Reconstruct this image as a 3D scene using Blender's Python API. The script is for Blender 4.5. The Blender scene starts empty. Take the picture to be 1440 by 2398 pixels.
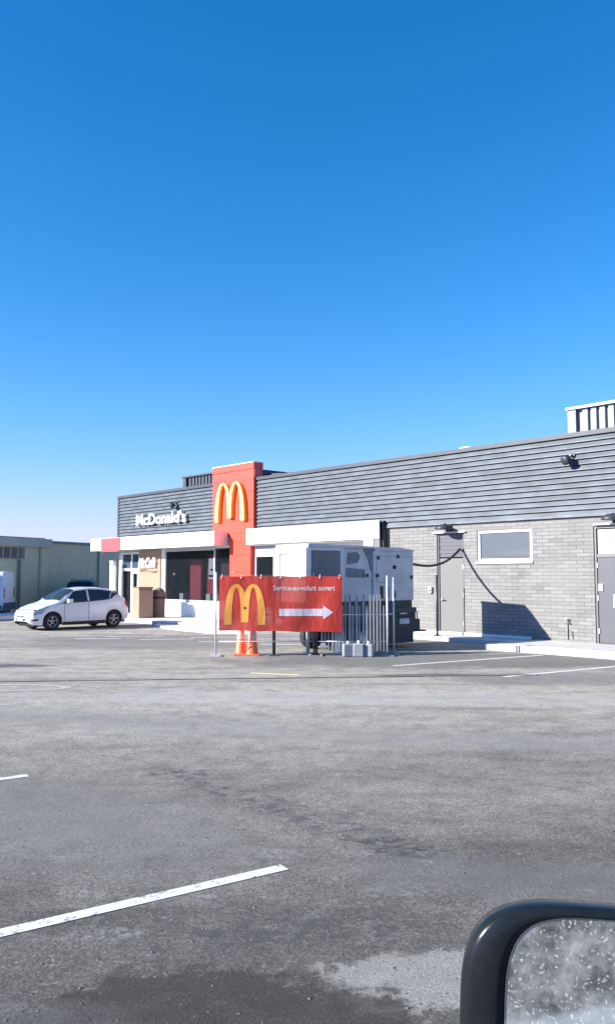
import bpy, bmesh, math, random
from mathutils import Vector, Matrix
random.seed(7)
C = bpy.data.collections.new('place'); S = bpy.context.scene; S.collection.children.link(C)
R = math.radians
# ------------------------------------------------------------------ materials
def newmat(name):
    m = bpy.data.materials.new(name); m.use_nodes = True
    nt = m.node_tree; b = nt.nodes['Principled BSDF']
    return m, nt, b
def N(nt, typ, **kw):
    n = nt.nodes.new(typ)
    ins = kw.pop('ins', {})
    for k, v in kw.items(): setattr(n, k, v)
    for k, v in ins.items():
        if isinstance(v, bpy.types.NodeSocket): nt.links.new(v, n.inputs[k])
        else: n.inputs[k].default_value = v
    return n
def ramp(nt, fac, stops, interp='LINEAR'):
    r = nt.nodes.new('ShaderNodeValToRGB'); r.color_ramp.interpolation = interp
    e = r.color_ramp.elements
    while len(e) > 1: e.remove(e[-1])
    e[0].position = stops[0][0]; e[0].color = col4(stops[0][1])
    for p, c in stops[1:]:
        x = e.new(p); x.color = col4(c)
    nt.links.new(fac, r.inputs[0]); return r
def col4(c):
    if isinstance(c, (int, float)): return (c, c, c, 1)
    return (c[0], c[1], c[2], 1)
def mixc(nt, fac, a, b, typ='MIX'):
    n = nt.nodes.new('ShaderNodeMix'); n.data_type = 'RGBA'; n.blend_type = typ
    for i, v in ((0, fac), (6, a), (7, b)):
        if isinstance(v, bpy.types.NodeSocket): nt.links.new(v, n.inputs[i])
        else: n.inputs[i].default_value = v if i == 0 else col4(v)
    return n.outputs[2]
def coords(nt, scale=(1,1,1), loc=(0,0,0), rot=(0,0,0), src='Object'):
    tc = nt.nodes.new('ShaderNodeTexCoord')
    mp = nt.nodes.new('ShaderNodeMapping'); nt.links.new(tc.outputs[src], mp.inputs[0])
    mp.inputs['Scale'].default_value = scale; mp.inputs['Location'].default_value = loc; mp.inputs['Rotation'].default_value = rot
    return mp.outputs[0]
def noise(nt, vec, scale, detail=4, rough=.55, dist=0):
    return N(nt, 'ShaderNodeTexNoise', ins={'Vector': vec, 'Scale': scale, 'Detail': detail, 'Roughness': rough, 'Distortion': dist}).outputs[0]
def bump(nt, b, h, strength=.3, dist=.01):
    n = N(nt, 'ShaderNodeBump', ins={'Height': h, 'Strength': strength, 'Distance': dist}); nt.links.new(n.outputs[0], b.inputs['Normal'])
def mth(nt, op, a, b=0.0, c=None, clamp=False):
    n = nt.nodes.new('ShaderNodeMath'); n.operation = op; n.use_clamp = clamp
    for i, v in enumerate((a, b) if c is None else (a, b, c)):
        if isinstance(v, bpy.types.NodeSocket): nt.links.new(v, n.inputs[i])
        else: n.inputs[i].default_value = v
    return n.outputs[0]
def plain(name, c, rough=.5, metal=0, vary=.12, nscale=3, coat=0, spec=.5, bmp=0):
    m, nt, b = newmat(name)
    v = coords(nt); n = noise(nt, v, nscale, 5)
    lo = tuple(x*(1-vary) for x in c); hi = tuple(min(1, x*(1+vary)) for x in c)
    r = ramp(nt, n, [(.3, lo), (.7, hi)])
    nt.links.new(r.outputs[0], b.inputs['Base Color'])
    b.inputs['Roughness'].default_value = rough; b.inputs['Metallic'].default_value = metal
    b.inputs['Coat Weight'].default_value = coat; b.inputs['Specular IOR Level'].default_value = spec
    if bmp: bump(nt, b, noise(nt, v, nscale*12, 3), bmp, .004)
    return m

M = {}
M['white_panel'] = plain('white_panel', (.86,.86,.85), .45, vary=.03)
M['white_wall'] = plain('white_wall', (.80,.79,.77), .6, vary=.04)
M['white_metal'] = plain('white_metal', (.72,.73,.74), .35, vary=.05)
M['alu'] = plain('alu', (.62,.63,.64), .35, .3, vary=.06)
M['dark_metal'] = plain('dark_metal', (.05,.055,.065), .45, .2, vary=.2)
M['charcoal'] = plain('charcoal', (.040,.050,.068), .5, .1, vary=.12)
M['black'] = plain('black', (.012,.012,.014), .5, vary=.2)
M['rubber'] = plain('rubber', (.02,.02,.021), .8, vary=.2)
M['grey_door'] = plain('grey_door', (.15,.153,.148), .45, vary=.05, nscale=1.2)
M['grey_door_dark'] = plain('grey_door_dark', (.085,.09,.105), .45, vary=.05)
M['red_panel'] = plain('red_panel', (.80,.062,.030), .45, vary=.05, nscale=.8)
M['red_light'] = plain('red_light', (.75,.09,.10), .45, vary=.04)
M['yellow_face'] = plain('yellow_face', (.98,.74,.20), .4, vary=.03)
M['yellow_side'] = plain('yellow_side', (.85,.42,.03), .5, vary=.05)  # deeper yellow puts the shading of the letter sides into the colour
M['tan'] = plain('tan', (.34,.235,.165), .7, vary=.08, nscale=5)
M['tan_dark'] = plain('tan_dark', (.20,.13,.095), .75, vary=.1, nscale=5)
M['concrete'] = plain('concrete', (.50,.49,.47), .85, vary=.14, nscale=2.2, bmp=.3)
M['concrete_white'] = plain('concrete_white', (.66,.65,.64), .85, vary=.12, nscale=1.5, bmp=.3)
M['kerb'] = plain('kerb', (.56,.56,.54), .85, vary=.16, nscale=3, bmp=.3)
M['orange'] = plain('orange', (.80,.13,.04), .55, vary=.1)
M['gen_white'] = plain('gen_white', (.62,.63,.62), .4, vary=.05, nscale=2, coat=.2)
M['gen_grey'] = plain('gen_grey', (.54,.56,.58), .45, vary=.14, nscale=2.5)
M['gen_dark'] = plain('gen_dark', (.045,.055,.065), .6, vary=.2, nscale=3)
M['plastic_grey'] = plain('plastic_grey', (.24,.26,.285), .6, vary=.12, nscale=6)
M['paint_car'] = plain('paint_car', (.70,.70,.71), .28, vary=.015, coat=.8)
M['paint_dark'] = plain('paint_dark', (.03,.035,.035), .3, vary=.05, coat=.8)
M['chrome'] = plain('chrome', (.35,.35,.37), .35, .6, vary=.05)
M['head_lamp'] = plain('head_lamp', (.35,.37,.40), .12, .2, vary=.3, nscale=20)
M['tail_lamp'] = plain('tail_lamp', (.25,.02,.02), .2)
M['blue_mark'] = plain('blue_mark', (.05,.10,.35), .5)
M['recess_grey'] = plain('recess_grey', (.17,.20,.24), .6, vary=.3, nscale=4)
M['screen_grey'] = plain('screen_grey', (.17,.19,.22), .5, .1)
M['galv'] = plain('galv', (.58,.60,.62), .4, .4, vary=.12, nscale=8)
M['poster'] = plain('poster', (.70,.70,.70), .5, vary=.03)
M['maroon'] = plain('maroon', (.10,.03,.04), .6, vary=.2)
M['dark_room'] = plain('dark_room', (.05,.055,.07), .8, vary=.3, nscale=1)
M['red_inner'] = plain('red_inner', (.50,.06,.08), .6)
M['white_text'] = plain('white_text', (.88,.88,.88), .5, vary=.02)
M['dark_red'] = plain('dark_red', (.22,.02,.02), .5)
M['roof'] = plain('roof', (.18,.18,.19), .9)
M['stone'] = plain('stone', (.105,.098,.088), .9, vary=.8, nscale=45)

def make_glass(name, tint, trans, rough=.02, base=(.02,.025,.03)):
    m, nt, b = newmat(name)
    b.inputs['Base Color'].default_value = col4(base); b.inputs['Roughness'].default_value = rough
    b.inputs['Specular IOR Level'].default_value = .8
    t = N(nt, 'ShaderNodeBsdfTransparent', ins={'Color': col4(tint)})
    mx = N(nt, 'ShaderNodeMixShader', ins={0: trans})
    nt.links.new(b.outputs[0], mx.inputs[1]); nt.links.new(t.outputs[0], mx.inputs[2])
    nt.links.new(mx.outputs[0], nt.nodes['Material Output'].inputs[0])
    return m
M['shop_glass'] = make_glass('shop_glass', (.85,.88,.92), .72)
M['blue_glass'] = make_glass('blue_glass', (.5,.6,.7), .2, base=(.05,.10,.16))
M['car_glass'] = make_glass('car_glass', (.35,.38,.42), .45, base=(.02,.03,.04))
M['grey_glass'] = make_glass('grey_glass', (.5,.5,.5), 0, .12, base=(.10,.12,.125))
M['pale_glass'] = make_glass('pale_glass', (.5,.5,.5), 0, .15, base=(.45,.50,.52))  # pale base colour carries the sky reflection in the transom

def brick():
    m, nt, b = newmat('grey_brick')
    tc = nt.nodes.new('ShaderNodeTexCoord'); sp = N(nt, 'ShaderNodeSeparateXYZ', ins={0: tc.outputs['Object']})
    cb = N(nt, 'ShaderNodeCombineXYZ', ins={0: sp.outputs[0], 1: sp.outputs[2], 2: 0.0})
    br = N(nt, 'ShaderNodeTexBrick', ins={'Vector': cb.outputs[0], 'Scale': 1.0, 'Mortar Size': .007, 'Mortar Smooth': .3, 'Bias': 0.0,
        'Brick Width': .40, 'Row Height': .10, 'Color1': col4((.190,.188,.183)), 'Color2': col4((.270,.267,.260)), 'Mortar': col4((.085,.085,.09))})
    n = noise(nt, cb.outputs[0], .7, 4); n2 = noise(nt, cb.outputs[0], 40, 4)
    c = mixc(nt, .6, br.outputs[0], ramp(nt, n, [(.3, .82), (.7, 1.0)]).outputs[0], 'MULTIPLY')
    c = mixc(nt, .5, c, ramp(nt, n2, [(.3, .75), (.7, 1.0)]).outputs[0], 'MULTIPLY')
    # smooth areas where joints fade (flush mortar)
    fade = ramp(nt, noise(nt, cb.outputs[0], .9, 2), [(.35, 0), (.62, .75)]).outputs[0]
    c = mixc(nt, mth(nt, 'MULTIPLY', fade, .65), c, (.235,.232,.224))
    nt.links.new(c, b.inputs['Base Color']); b.inputs['Roughness'].default_value = .85
    h = mth(nt, 'SUBTRACT', mth(nt, 'MULTIPLY', n2, .25), br.outputs[1])
    bump(nt, b, h, .6, .008); return m
M['brick'] = brick()
def siding_mat():
    m, nt, b = newmat('ribbed_siding')
    tc = nt.nodes.new('ShaderNodeTexCoord'); sp = N(nt, 'ShaderNodeSeparateXYZ', ins={0: tc.outputs['Object']})
    row = mth(nt, 'FLOOR', mth(nt, 'DIVIDE', sp.outputs[2], .1507))
    off = mth(nt, 'MULTIPLY', row, 3.71)
    cb = N(nt, 'ShaderNodeCombineXYZ', ins={0: mth(nt, 'ADD', mth(nt, 'MULTIPLY', sp.outputs[0], 1.0), off), 1: row, 2: 0.0})
    n = noise(nt, cb.outputs[0], 1.6, 1)
    n2 = noise(nt, tc.outputs['Object'], 5, 4)
    r = ramp(nt, n, [(.36, (.055,.070,.090)), (.64, (.086,.108,.136))])
    c = mixc(nt, .3, r.outputs[0], ramp(nt, n2, [(.3, .8), (.7, 1)]).outputs[0], 'MULTIPLY')
    nt.links.new(c, b.inputs['Base Color']); b.inputs['Roughness'].default_value = .5; b.inputs['Metallic'].default_value = .15
    return m
M['siding'] = siding_mat()
def olive():
    m, nt, b = newmat('olive_cladding')
    tc = nt.nodes.new('ShaderNodeTexCoord'); sp = N(nt, 'ShaderNodeSeparateXYZ', ins={0: tc.outputs['Object']})
    w = mth(nt, 'SINE', mth(nt, 'MULTIPLY', sp.outputs[0], 20))
    cb = N(nt, 'ShaderNodeCombineXYZ', ins={0: sp.outputs[0], 1: mth(nt, 'MULTIPLY', sp.outputs[2], .25), 2: 0.0})
    n = noise(nt, cb.outputs[0], 1.4, 5)
    r = ramp(nt, n, [(.25, (.62,.52,.32)), (.75, (.76,.64,.40))])
    nt.links.new(r.outputs[0], b.inputs['Base Color']); b.inputs['Roughness'].default_value = .7
    bump(nt, b, w, .5, .02); return m
M['olive'] = olive()
M['olive_light'] = plain('olive_light', (.50,.48,.38), .6, vary=.15, nscale=1)
M['olive_dark'] = plain('olive_dark', (.22,.24,.20), .6, vary=.2, nscale=1)
M['olive_door'] = plain('olive_door', (.74,.68,.42), .6, vary=.12, nscale=.9)

def asphalt():
    m, nt, b = newmat('asphalt')
    v = coords(nt)
    tc = nt.nodes.new('ShaderNodeTexCoord'); sp = N(nt, 'ShaderNodeSeparateXYZ', ins={0: tc.outputs['Object']})
    big = noise(nt, v, .12, 4, .5, .6)
    stv = coords(nt, (.25, 1.1, 1), rot=(0,0,R(6))); streak = noise(nt, stv, .9, 6, .65, .4)
    med = noise(nt, v, 2.6, 6, .7)
    fine = noise(nt, v, 60, 3, .7)
    vor = N(nt, 'ShaderNodeTexVoronoi', ins={'Vector': v, 'Scale': 70.0}).outputs['Color']
    # dusty travelled lane in the middle, view-angle darkening painted into the colour close up
    y = mth(nt, 'ADD', sp.outputs[1], mth(nt, 'MULTIPLY', mth(nt, 'SUBTRACT', big, .5), 4.0))
    lane = N(nt, 'ShaderNodeMapRange', ins={0: y, 1: 3.8, 2: 12.0, 3: 0.0, 4: 1.0}).outputs[0]
    base = mixc(nt, lane, (.120,.111,.095), (.41,.38,.318))
    c = mixc(nt, .9, base, ramp(nt, streak, [(.25, .5), (.5, .9), (.75, 1.12)]).outputs[0], 'MULTIPLY')
    c = mixc(nt, .9, c, ramp(nt, med, [(.25, .5), (.5, .95), (.8, 1.3)]).outputs[0], 'MULTIPLY')
    c = mixc(nt, .55, c, ramp(nt, vor, [(.0, .3), (.5, .9), (1, 1.9)]).outputs[0], 'MULTIPLY')
    c = mixc(nt, .5, c, ramp(nt, fine, [(.3, .4), (.7, 1.5)]).outputs[0], 'MULTIPLY')
    # dusty pale scabs
    pv = coords(nt, (.55, 1.3, 1)); pl = noise(nt, pv, 2.1, 5, .6)
    c = mixc(nt, mth(nt, 'MULTIPLY', mth(nt, 'MULTIPLY', ramp(nt, pl, [(.58, 0), (.68, 1)]).outputs[0], ramp(nt, noise(nt, v, 16, 6, .8), [(.47, 0), (.56, 1)]).outputs[0]), .4), c, (.45,.44,.42))
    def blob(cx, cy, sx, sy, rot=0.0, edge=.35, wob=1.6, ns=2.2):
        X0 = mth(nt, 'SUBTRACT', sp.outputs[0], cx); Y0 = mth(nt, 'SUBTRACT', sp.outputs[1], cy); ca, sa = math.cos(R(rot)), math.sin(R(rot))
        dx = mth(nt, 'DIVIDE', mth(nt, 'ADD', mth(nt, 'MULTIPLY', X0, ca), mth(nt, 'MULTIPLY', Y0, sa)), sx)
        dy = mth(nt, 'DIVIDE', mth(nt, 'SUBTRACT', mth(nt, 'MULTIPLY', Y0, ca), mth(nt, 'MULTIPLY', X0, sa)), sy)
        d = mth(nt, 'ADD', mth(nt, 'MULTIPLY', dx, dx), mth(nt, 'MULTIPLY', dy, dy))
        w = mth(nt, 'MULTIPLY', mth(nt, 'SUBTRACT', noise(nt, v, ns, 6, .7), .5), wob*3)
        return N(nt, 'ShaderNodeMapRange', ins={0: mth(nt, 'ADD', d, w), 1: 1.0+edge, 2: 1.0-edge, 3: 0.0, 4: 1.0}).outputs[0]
    # hairline cracks
    wv = N(nt, 'ShaderNodeVectorMath', operation='ADD', ins={0: v}); ws = N(nt, 'ShaderNodeVectorMath', operation='SCALE', ins={0: N(nt, 'ShaderNodeTexNoise', ins={'Vector': v, 'Scale': 1.3, 'Detail': 5.0}).outputs[1], 'Scale': 1.4}); nt.links.new(ws.outputs[0], wv.inputs[1])
    ck = N(nt, 'ShaderNodeTexVoronoi', feature='DISTANCE_TO_EDGE', ins={'Vector': wv.outputs[0], 'Scale': .33}).outputs['Distance']
    ckf = mth(nt, 'MULTIPLY', ramp(nt, ck, [(.0, 1), (.006, 0)]).outputs[0], ramp(nt, noise(nt, v, .35, 3), [(.5, 0), (.6, .55)]).outputs[0])
    c = mixc(nt, ckf, c, (.05,.05,.05))
    c = mixc(nt, mth(nt, 'MULTIPLY', ramp(nt, noise(nt, v, 22, 6, .8, .3), [(.54, 0), (.62, 1)]).outputs[0], .5), c, (.06,.055,.05))
    c = mixc(nt, mth(nt, 'MULTIPLY', ramp(nt, noise(nt, coords(nt, (1,1,1), (3,9,0)), 26, 6, .8), [(.57, 0), (.64, 1)]).outputs[0], .4), c, (.42,.40,.36))
    crumb = ramp(nt, noise(nt, coords(nt, (.8,1.2,1)), 7, 8, .78), [(.47, 0), (.56, 1)]).outputs[0]
    c = mixc(nt, mth(nt, 'MULTIPLY', ramp(nt, noise(nt, v, 9, 7, .75, .5), [(.60, 0), (.66, 1)]).outputs[0], .55), c, (.075,.07,.065))
    c = mixc(nt, mth(nt, 'MULTIPLY', ramp(nt, noise(nt, coords(nt, (1,1.6,1), (7,3,0)), 5, 7, .75, .5), [(.61, 0), (.66, 1)]).outputs[0], .35), c, (.46,.44,.40))
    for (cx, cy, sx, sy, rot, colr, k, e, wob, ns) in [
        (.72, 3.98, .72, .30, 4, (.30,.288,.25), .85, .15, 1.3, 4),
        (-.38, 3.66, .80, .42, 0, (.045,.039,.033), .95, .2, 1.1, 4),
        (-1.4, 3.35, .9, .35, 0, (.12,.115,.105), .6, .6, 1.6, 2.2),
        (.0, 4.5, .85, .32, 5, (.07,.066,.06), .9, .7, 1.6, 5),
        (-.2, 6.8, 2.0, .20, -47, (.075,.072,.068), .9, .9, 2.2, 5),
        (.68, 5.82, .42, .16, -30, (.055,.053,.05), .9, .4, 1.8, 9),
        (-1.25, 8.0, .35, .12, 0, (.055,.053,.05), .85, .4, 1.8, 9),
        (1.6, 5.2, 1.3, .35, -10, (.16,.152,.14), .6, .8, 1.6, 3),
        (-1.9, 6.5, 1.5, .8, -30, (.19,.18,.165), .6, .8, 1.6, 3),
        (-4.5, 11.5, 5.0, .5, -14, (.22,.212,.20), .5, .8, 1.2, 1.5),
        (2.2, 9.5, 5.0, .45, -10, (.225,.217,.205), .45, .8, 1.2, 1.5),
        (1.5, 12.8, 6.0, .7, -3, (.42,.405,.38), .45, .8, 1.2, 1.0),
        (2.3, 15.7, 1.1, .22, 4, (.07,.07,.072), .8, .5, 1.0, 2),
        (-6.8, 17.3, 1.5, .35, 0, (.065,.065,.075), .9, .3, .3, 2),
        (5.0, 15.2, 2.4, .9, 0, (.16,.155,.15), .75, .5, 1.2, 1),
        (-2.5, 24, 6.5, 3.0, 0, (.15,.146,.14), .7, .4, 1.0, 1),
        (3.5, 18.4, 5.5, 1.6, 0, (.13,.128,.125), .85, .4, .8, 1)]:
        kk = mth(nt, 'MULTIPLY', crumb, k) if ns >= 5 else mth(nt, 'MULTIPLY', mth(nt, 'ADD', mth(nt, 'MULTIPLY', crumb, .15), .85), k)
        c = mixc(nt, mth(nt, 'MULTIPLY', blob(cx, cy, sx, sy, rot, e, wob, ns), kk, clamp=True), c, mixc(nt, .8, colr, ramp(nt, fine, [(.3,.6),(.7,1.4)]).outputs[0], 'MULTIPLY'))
    nt.links.new(c, b.inputs['Base Color']); b.inputs['Roughness'].default_value = .88
    b.inputs['Specular IOR Level'].default_value = .35
    h = mth(nt, 'ADD', mth(nt, 'MULTIPLY', fine, .6), mth(nt, 'MULTIPLY', med, .8))
    bump(nt, b, h, .55, .012); return m
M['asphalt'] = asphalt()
def paint(name, c, wear, asp=(.22,.215,.21), sc=14):
    m, nt, b = newmat(name); v = coords(nt)
    n = noise(nt, v, sc, 6, .75)
    f = ramp(nt, n, [(wear-.04, 0), (wear+.04, 1)]).outputs[0]
    cc = mixc(nt, f, asp, c)
    nt.links.new(cc, b.inputs['Base Color']); b.inputs['Roughness'].default_value = .8
    bump(nt, b, noise(nt, v, 60, 3), .4, .006); return m
M['line'] = paint('line_paint', (.66,.655,.64), .41)
M['line_worn'] = paint('line_worn', (.68,.67,.64), .42, (.24,.235,.225), 5)
M['line_yellow'] = paint('line_yellow', (.72,.60,.36), .40)
M['yellow_worn'] = paint('yellow_worn', (.52,.48,.36), .5, (.33,.325,.315))
def banner_mat(name, c):
    m, nt, b = newmat(name)
    v = coords(nt); n = noise(nt, v, 1.8, 4)
    r = ramp(nt, n, [(.3, tuple(x*.85 for x in c)), (.7, c)])
    nt.links.new(r.outputs[0], b.inputs['Base Color']); b.inputs['Roughness'].default_value = .6
    t = N(nt, 'ShaderNodeBsdfTransparent', ins={'Color': (1,1,1,1)})
    mx = N(nt, 'ShaderNodeMixShader', ins={0: .03})
    nt.links.new(b.outputs[0], mx.inputs[1]); nt.links.new(t.outputs[0], mx.inputs[2])
    nt.links.new(mx.outputs[0], nt.nodes['Material Output'].inputs[0])
    bump(nt, b, noise(nt, coords(nt, (1, 1, .4)), 2.5, 3), .6, .06)
    return m
M['banner'] = banner_mat('banner_mesh', (.46,.032,.018))
M['banner_yellow'] = banner_mat('banner_yellow', (.85,.36,.06))
M['banner_white'] = banner_mat('banner_white', (.55,.50,.55))
M['banner_pink'] = banner_mat('banner_pink', (.85,.45,.45))
def mirror_mat():
    m, nt, b = newmat('dirty_mirror'); v = coords(nt)
    b.inputs['Base Color'].default_value = (.42,.46,.46,1); b.inputs['Metallic'].default_value = 1; b.inputs['Roughness'].default_value = .05
    d = N(nt, 'ShaderNodeBsdfDiffuse', ins={'Color': (.78,.80,.78,1)})
    warp = N(nt, 'ShaderNodeTexNoise', ins={'Vector': v, 'Scale': 60.0, 'Detail': 3.0})
    vv = N(nt, 'ShaderNodeVectorMath', operation='ADD', ins={0: v})
    sc = N(nt, 'ShaderNodeVectorMath', operation='SCALE', ins={0: warp.outputs[1], 'Scale': .02}); nt.links.new(sc.outputs[0], vv.inputs[1])
    vo = N(nt, 'ShaderNodeTexVoronoi', ins={'Vector': vv.outputs[0], 'Scale': 210.0, 'Randomness': 1.0})
    spots = ramp(nt, vo.outputs['Distance'], [(.05, 1), (.5, 0)]).outputs[0]
    keep = ramp(nt, N(nt, 'ShaderNodeSeparateColor', ins={0: vo.outputs['Color']}).outputs[0], [(.25, 0), (.45, 1)]).outputs[0]
    film = ramp(nt, noise(nt, v, 22, 6, .7), [(.4, .02), (.75, .5)]).outputs[0]
    f = mth(nt, 'MAXIMUM', mth(nt, 'MULTIPLY', mth(nt, 'MULTIPLY', spots, keep), .6), film)
    mx = N(nt, 'ShaderNodeMixShader', ins={0: f})
    nt.links.new(b.outputs[0], mx.inputs[1]); nt.links.new(d.outputs[0], mx.inputs[2])
    nt.links.new(mx.outputs[0], nt.nodes['Material Output'].inputs[0]); return m
M['mirror'] = mirror_mat()
def mblack():
    m, nt, b = newmat('mirror_plastic'); v = coords(nt)
    n = noise(nt, v, 30, 5, .7)
    c = ramp(nt, n, [(.45, (.010,.013,.016)), (.72, (.014,.017,.019)), (.80, (.15,.16,.16))])
    nt.links.new(c.outputs[0], b.inputs['Base Color']); b.inputs['Roughness'].default_value = .22; b.inputs['Specular IOR Level'].default_value = .2; return m
M['mirror_black'] = mblack()

# ------------------------------------------------------------------ mesh builder
class MB:
    def __init__(s): s.v = []; s.f = []; s.m = []; s.mats = []; s.smooth = []
    def mi(s, mat):
        if mat not in s.mats: s.mats.append(mat)
        return s.mats.index(mat)
    def poly(s, pts, mat=None, smooth=False):
        i = len(s.v); s.v += [tuple(p) for p in pts]; s.f.append(tuple(range(i, i+len(pts)))); s.m.append(s.mi(mat) if mat else 0); s.smooth.append(smooth)
    def box(s, x0, x1, y0, y1, z0, z1, mat=None):
        if x0 > x1: x0, x1 = x1, x0
        if y0 > y1: y0, y1 = y1, y0
        if z0 > z1: z0, z1 = z1, z0
        i = len(s.v)
        s.v += [(x0,y0,z0),(x1,y0,z0),(x1,y1,z0),(x0,y1,z0),(x0,y0,z1),(x1,y0,z1),(x1,y1,z1),(x0,y1,z1)]
        for q in ((0,3,2,1),(4,5,6,7),(0,1,5,4),(1,2,6,5),(2,3,7,6),(3,0,4,7)):
            s.f.append(tuple(i+k for k in q)); s.m.append(s.mi(mat) if mat else 0); s.smooth.append(False)
        return s
    def bar(s, a, b, w, h=None, mat=None):            # square bar between two points
        a = Vector(a); b = Vector(b); d = (b-a).normalized(); h = h or w
        up = Vector((0,0,1)) if abs(d.z) < .9 else Vector((0,1,0))
        sx = d.cross(up).normalized()*w/2; sy = sx.cross(d).normalized()*h/2
        i = len(s.v)
        for p in (a, b):
            for q in (-sx-sy, sx-sy, sx+sy, -sx+sy): s.v.append(tuple(p+q))
        for q in ((0,1,2,3),(7,6,5,4),(0,4,5,1),(1,5,6,2),(2,6,7,3),(3,7,4,0)):
            s.f.append(tuple(i+k for k in q)); s.m.append(s.mi(mat) if mat else 0); s.smooth.append(False)
        return s
    def tube(s, pts, r, n=8, mat=None, cap=True):
        pts = [Vector(p) for p in pts]; rs = r if isinstance(r, (list, tuple)) else [r]*len(pts)
        base = len(s.v); prev = None
        for k, p in enumerate(pts):
            d = (pts[min(k+1, len(pts)-1)]-pts[max(k-1, 0)]).normalized()
            up = Vector((0,0,1)) if abs(d.z) < .95 else Vector((0,1,0))
            if prev is None: sx = d.cross(up).normalized()
            else: sx = (prev - d*prev.dot(d)).normalized()
            prev = sx; sy = d.cross(sx)
            for j in range(n):
                a = 2*math.pi*j/n; s.v.append(tuple(p+(sx*math.cos(a)+sy*math.sin(a))*rs[k]))
        for k in range(len(pts)-1):
            for j in range(n):
                a = base+k*n+j; b = base+k*n+(j+1)%n
                s.f.append((a, b, b+n, a+n)); s.m.append(s.mi(mat) if mat else 0); s.smooth.append(True)
        if cap:
            s.f.append(tuple(base+j for j in reversed(range(n)))); s.m.append(s.mi(mat) if mat else 0); s.smooth.append(False)
            e = base+(len(pts)-1)*n
            s.f.append(tuple(e+j for j in range(n))); s.m.append(s.mi(mat) if mat else 0); s.smooth.append(False)
        return s
    def prism(s, outline, y0, y1, mat=None, side=None):   # outline in x,z ; extruded in y (y0 = front)
        n = len(outline); i = len(s.v)
        s.v += [(x, y0, z) for x, z in outline] + [(x, y1, z) for x, z in outline]
        s.f.append(tuple(range(i, i+n))); s.m.append(s.mi(mat) if mat else 0); s.smooth.append(False)
        s.f.append(tuple(i+n+k for k in reversed(range(n)))); s.m.append(s.mi(mat) if mat else 0); s.smooth.append(False)
        for k in range(n):
            k2 = (k+1) % n
            s.f.append((i+k, i+n+k, i+n+k2, i+k2)); s.m.append(s.mi(side or mat) if (side or mat) else 0); s.smooth.append(False)
        return s
    def lathe(s, prof, n=24, axis='z', c=(0,0,0), mat=None):
        base = len(s.v)
        for r, h in prof:
            for j in range(n):
                a = 2*math.pi*j/n; x, y = r*math.cos(a), r*math.sin(a)
                p = (x, y, h) if axis == 'z' else ((x, h, y) if axis == 'y' else (h, x, y))
                s.v.append((p[0]+c[0], p[1]+c[1], p[2]+c[2]))
        for k in range(len(prof)-1):
            for j in range(n):
                a = base+k*n+j; b = base+k*n+(j+1) % n
                s.f.append((a, b, b+n, a+n)); s.m.append(s.mi(mat) if mat else 0); s.smooth.append(True)
        return s
    def build(s, name, mat=None, parent=None, bevel=0, fix=True):
        me = bpy.data.meshes.new(name); me.from_pydata(s.v, [], s.f)
        if s.mats:
            for q in s.mats: me.materials.append(M[q])
            for p, q in zip(me.polygons, s.m): p.material_index = q
        else: me.materials.append(M[mat])
        for p, q in zip(me.polygons, s.smooth): p.use_smooth = q
        if fix:
            bm = bmesh.new(); bm.from_mesh(me); bmesh.ops.recalc_face_normals(bm, faces=bm.faces); bm.to_mesh(me); bm.free()
        o = bpy.data.objects.new(name, me); C.objects.link(o)
        if parent: o.parent = parent
        if bevel:
            b = o.modifiers.new('Bevel', 'BEVEL'); b.width = bevel; b.segments = 2; b.limit_method = 'ANGLE'
        return o
def tag(o, label, cat, group=None):
    o['label'] = label; o['category'] = cat
    if group: o['group'] = group
    return o
def empty(name, loc, label, cat, group=None, rz=0):
    o = bpy.data.objects.new(name, None); C.objects.link(o); o.location = loc; o.rotation_euler.z = rz; o.empty_display_size = .2
    return tag(o, label, cat, group)
def struct(o, kind='structure'): o['kind'] = kind; return o
def sheet(name, pts, z, mat):
    m = MB(); m.poly([(x, y, z) for x, y in pts]); o = m.build(name, mat, fix=False)
    if o.data.polygons[0].normal.z < 0: o.data.flip_normals()
    return struct(o)

# wall frame: x to the right along the restaurant's long wall, y into the building
TH = R(47.25)
nin = Vector((math.cos(math.pi/2-TH), math.sin(math.pi/2-TH), 0)); ur = Vector((nin.y, -nin.x, 0))
def W(t, p=0, z=0): return ur*(-t) + nin*(19.9-p) + Vector((0,0,z))
def wthing(name, t, p, z, label, cat, group=None): return empty(name, W(t, p, z), label, cat, group, -TH)

# ------------------------------------------------------------------ setting
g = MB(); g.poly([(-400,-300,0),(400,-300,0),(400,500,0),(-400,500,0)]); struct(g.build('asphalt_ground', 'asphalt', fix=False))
def wsheet(name, tps, z, mat): return sheet(name, [tuple(W(t, p)[:2]) for t, p in tps], z, mat)
def wslab(name, tps, z0, z1, mat, bev=.02):
    m = MB(); P = [W(t, p) for t, p in tps]; n = len(P); i = 0
    m.v = [(q.x, q.y, z0) for q in P] + [(q.x, q.y, z1) for q in P]
    m.f = [tuple(range(n)), tuple(range(n, 2*n))] + [(k, (k+1) % n, n+(k+1) % n, n+k) for k in range(n)]
    m.m = [0]*len(m.f); m.smooth = [False]*len(m.f)
    return struct(m.build(name, mat, bevel=bev))
wslab('pavement', [(0,.0),(12.22,.0),(12.22,2.0),(0,1.72)], -.05, .15, 'concrete')
wslab('kerb', [(0,1.724),(12.22,2.004),(12.224,.9),(12.40,.9),(12.40,2.26),(0,1.96)], -.05, .143, 'kerb')
wslab('pavement', [(12.404,0),(22.0,0),(22.0,.9),(12.404,.9)], -.05, .13, 'concrete')
wslab('pavement', [(22.004,0),(36.6,0),(36.6,2.5),(22.004,2.5)], -.05, .15, 'concrete_white')
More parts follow.
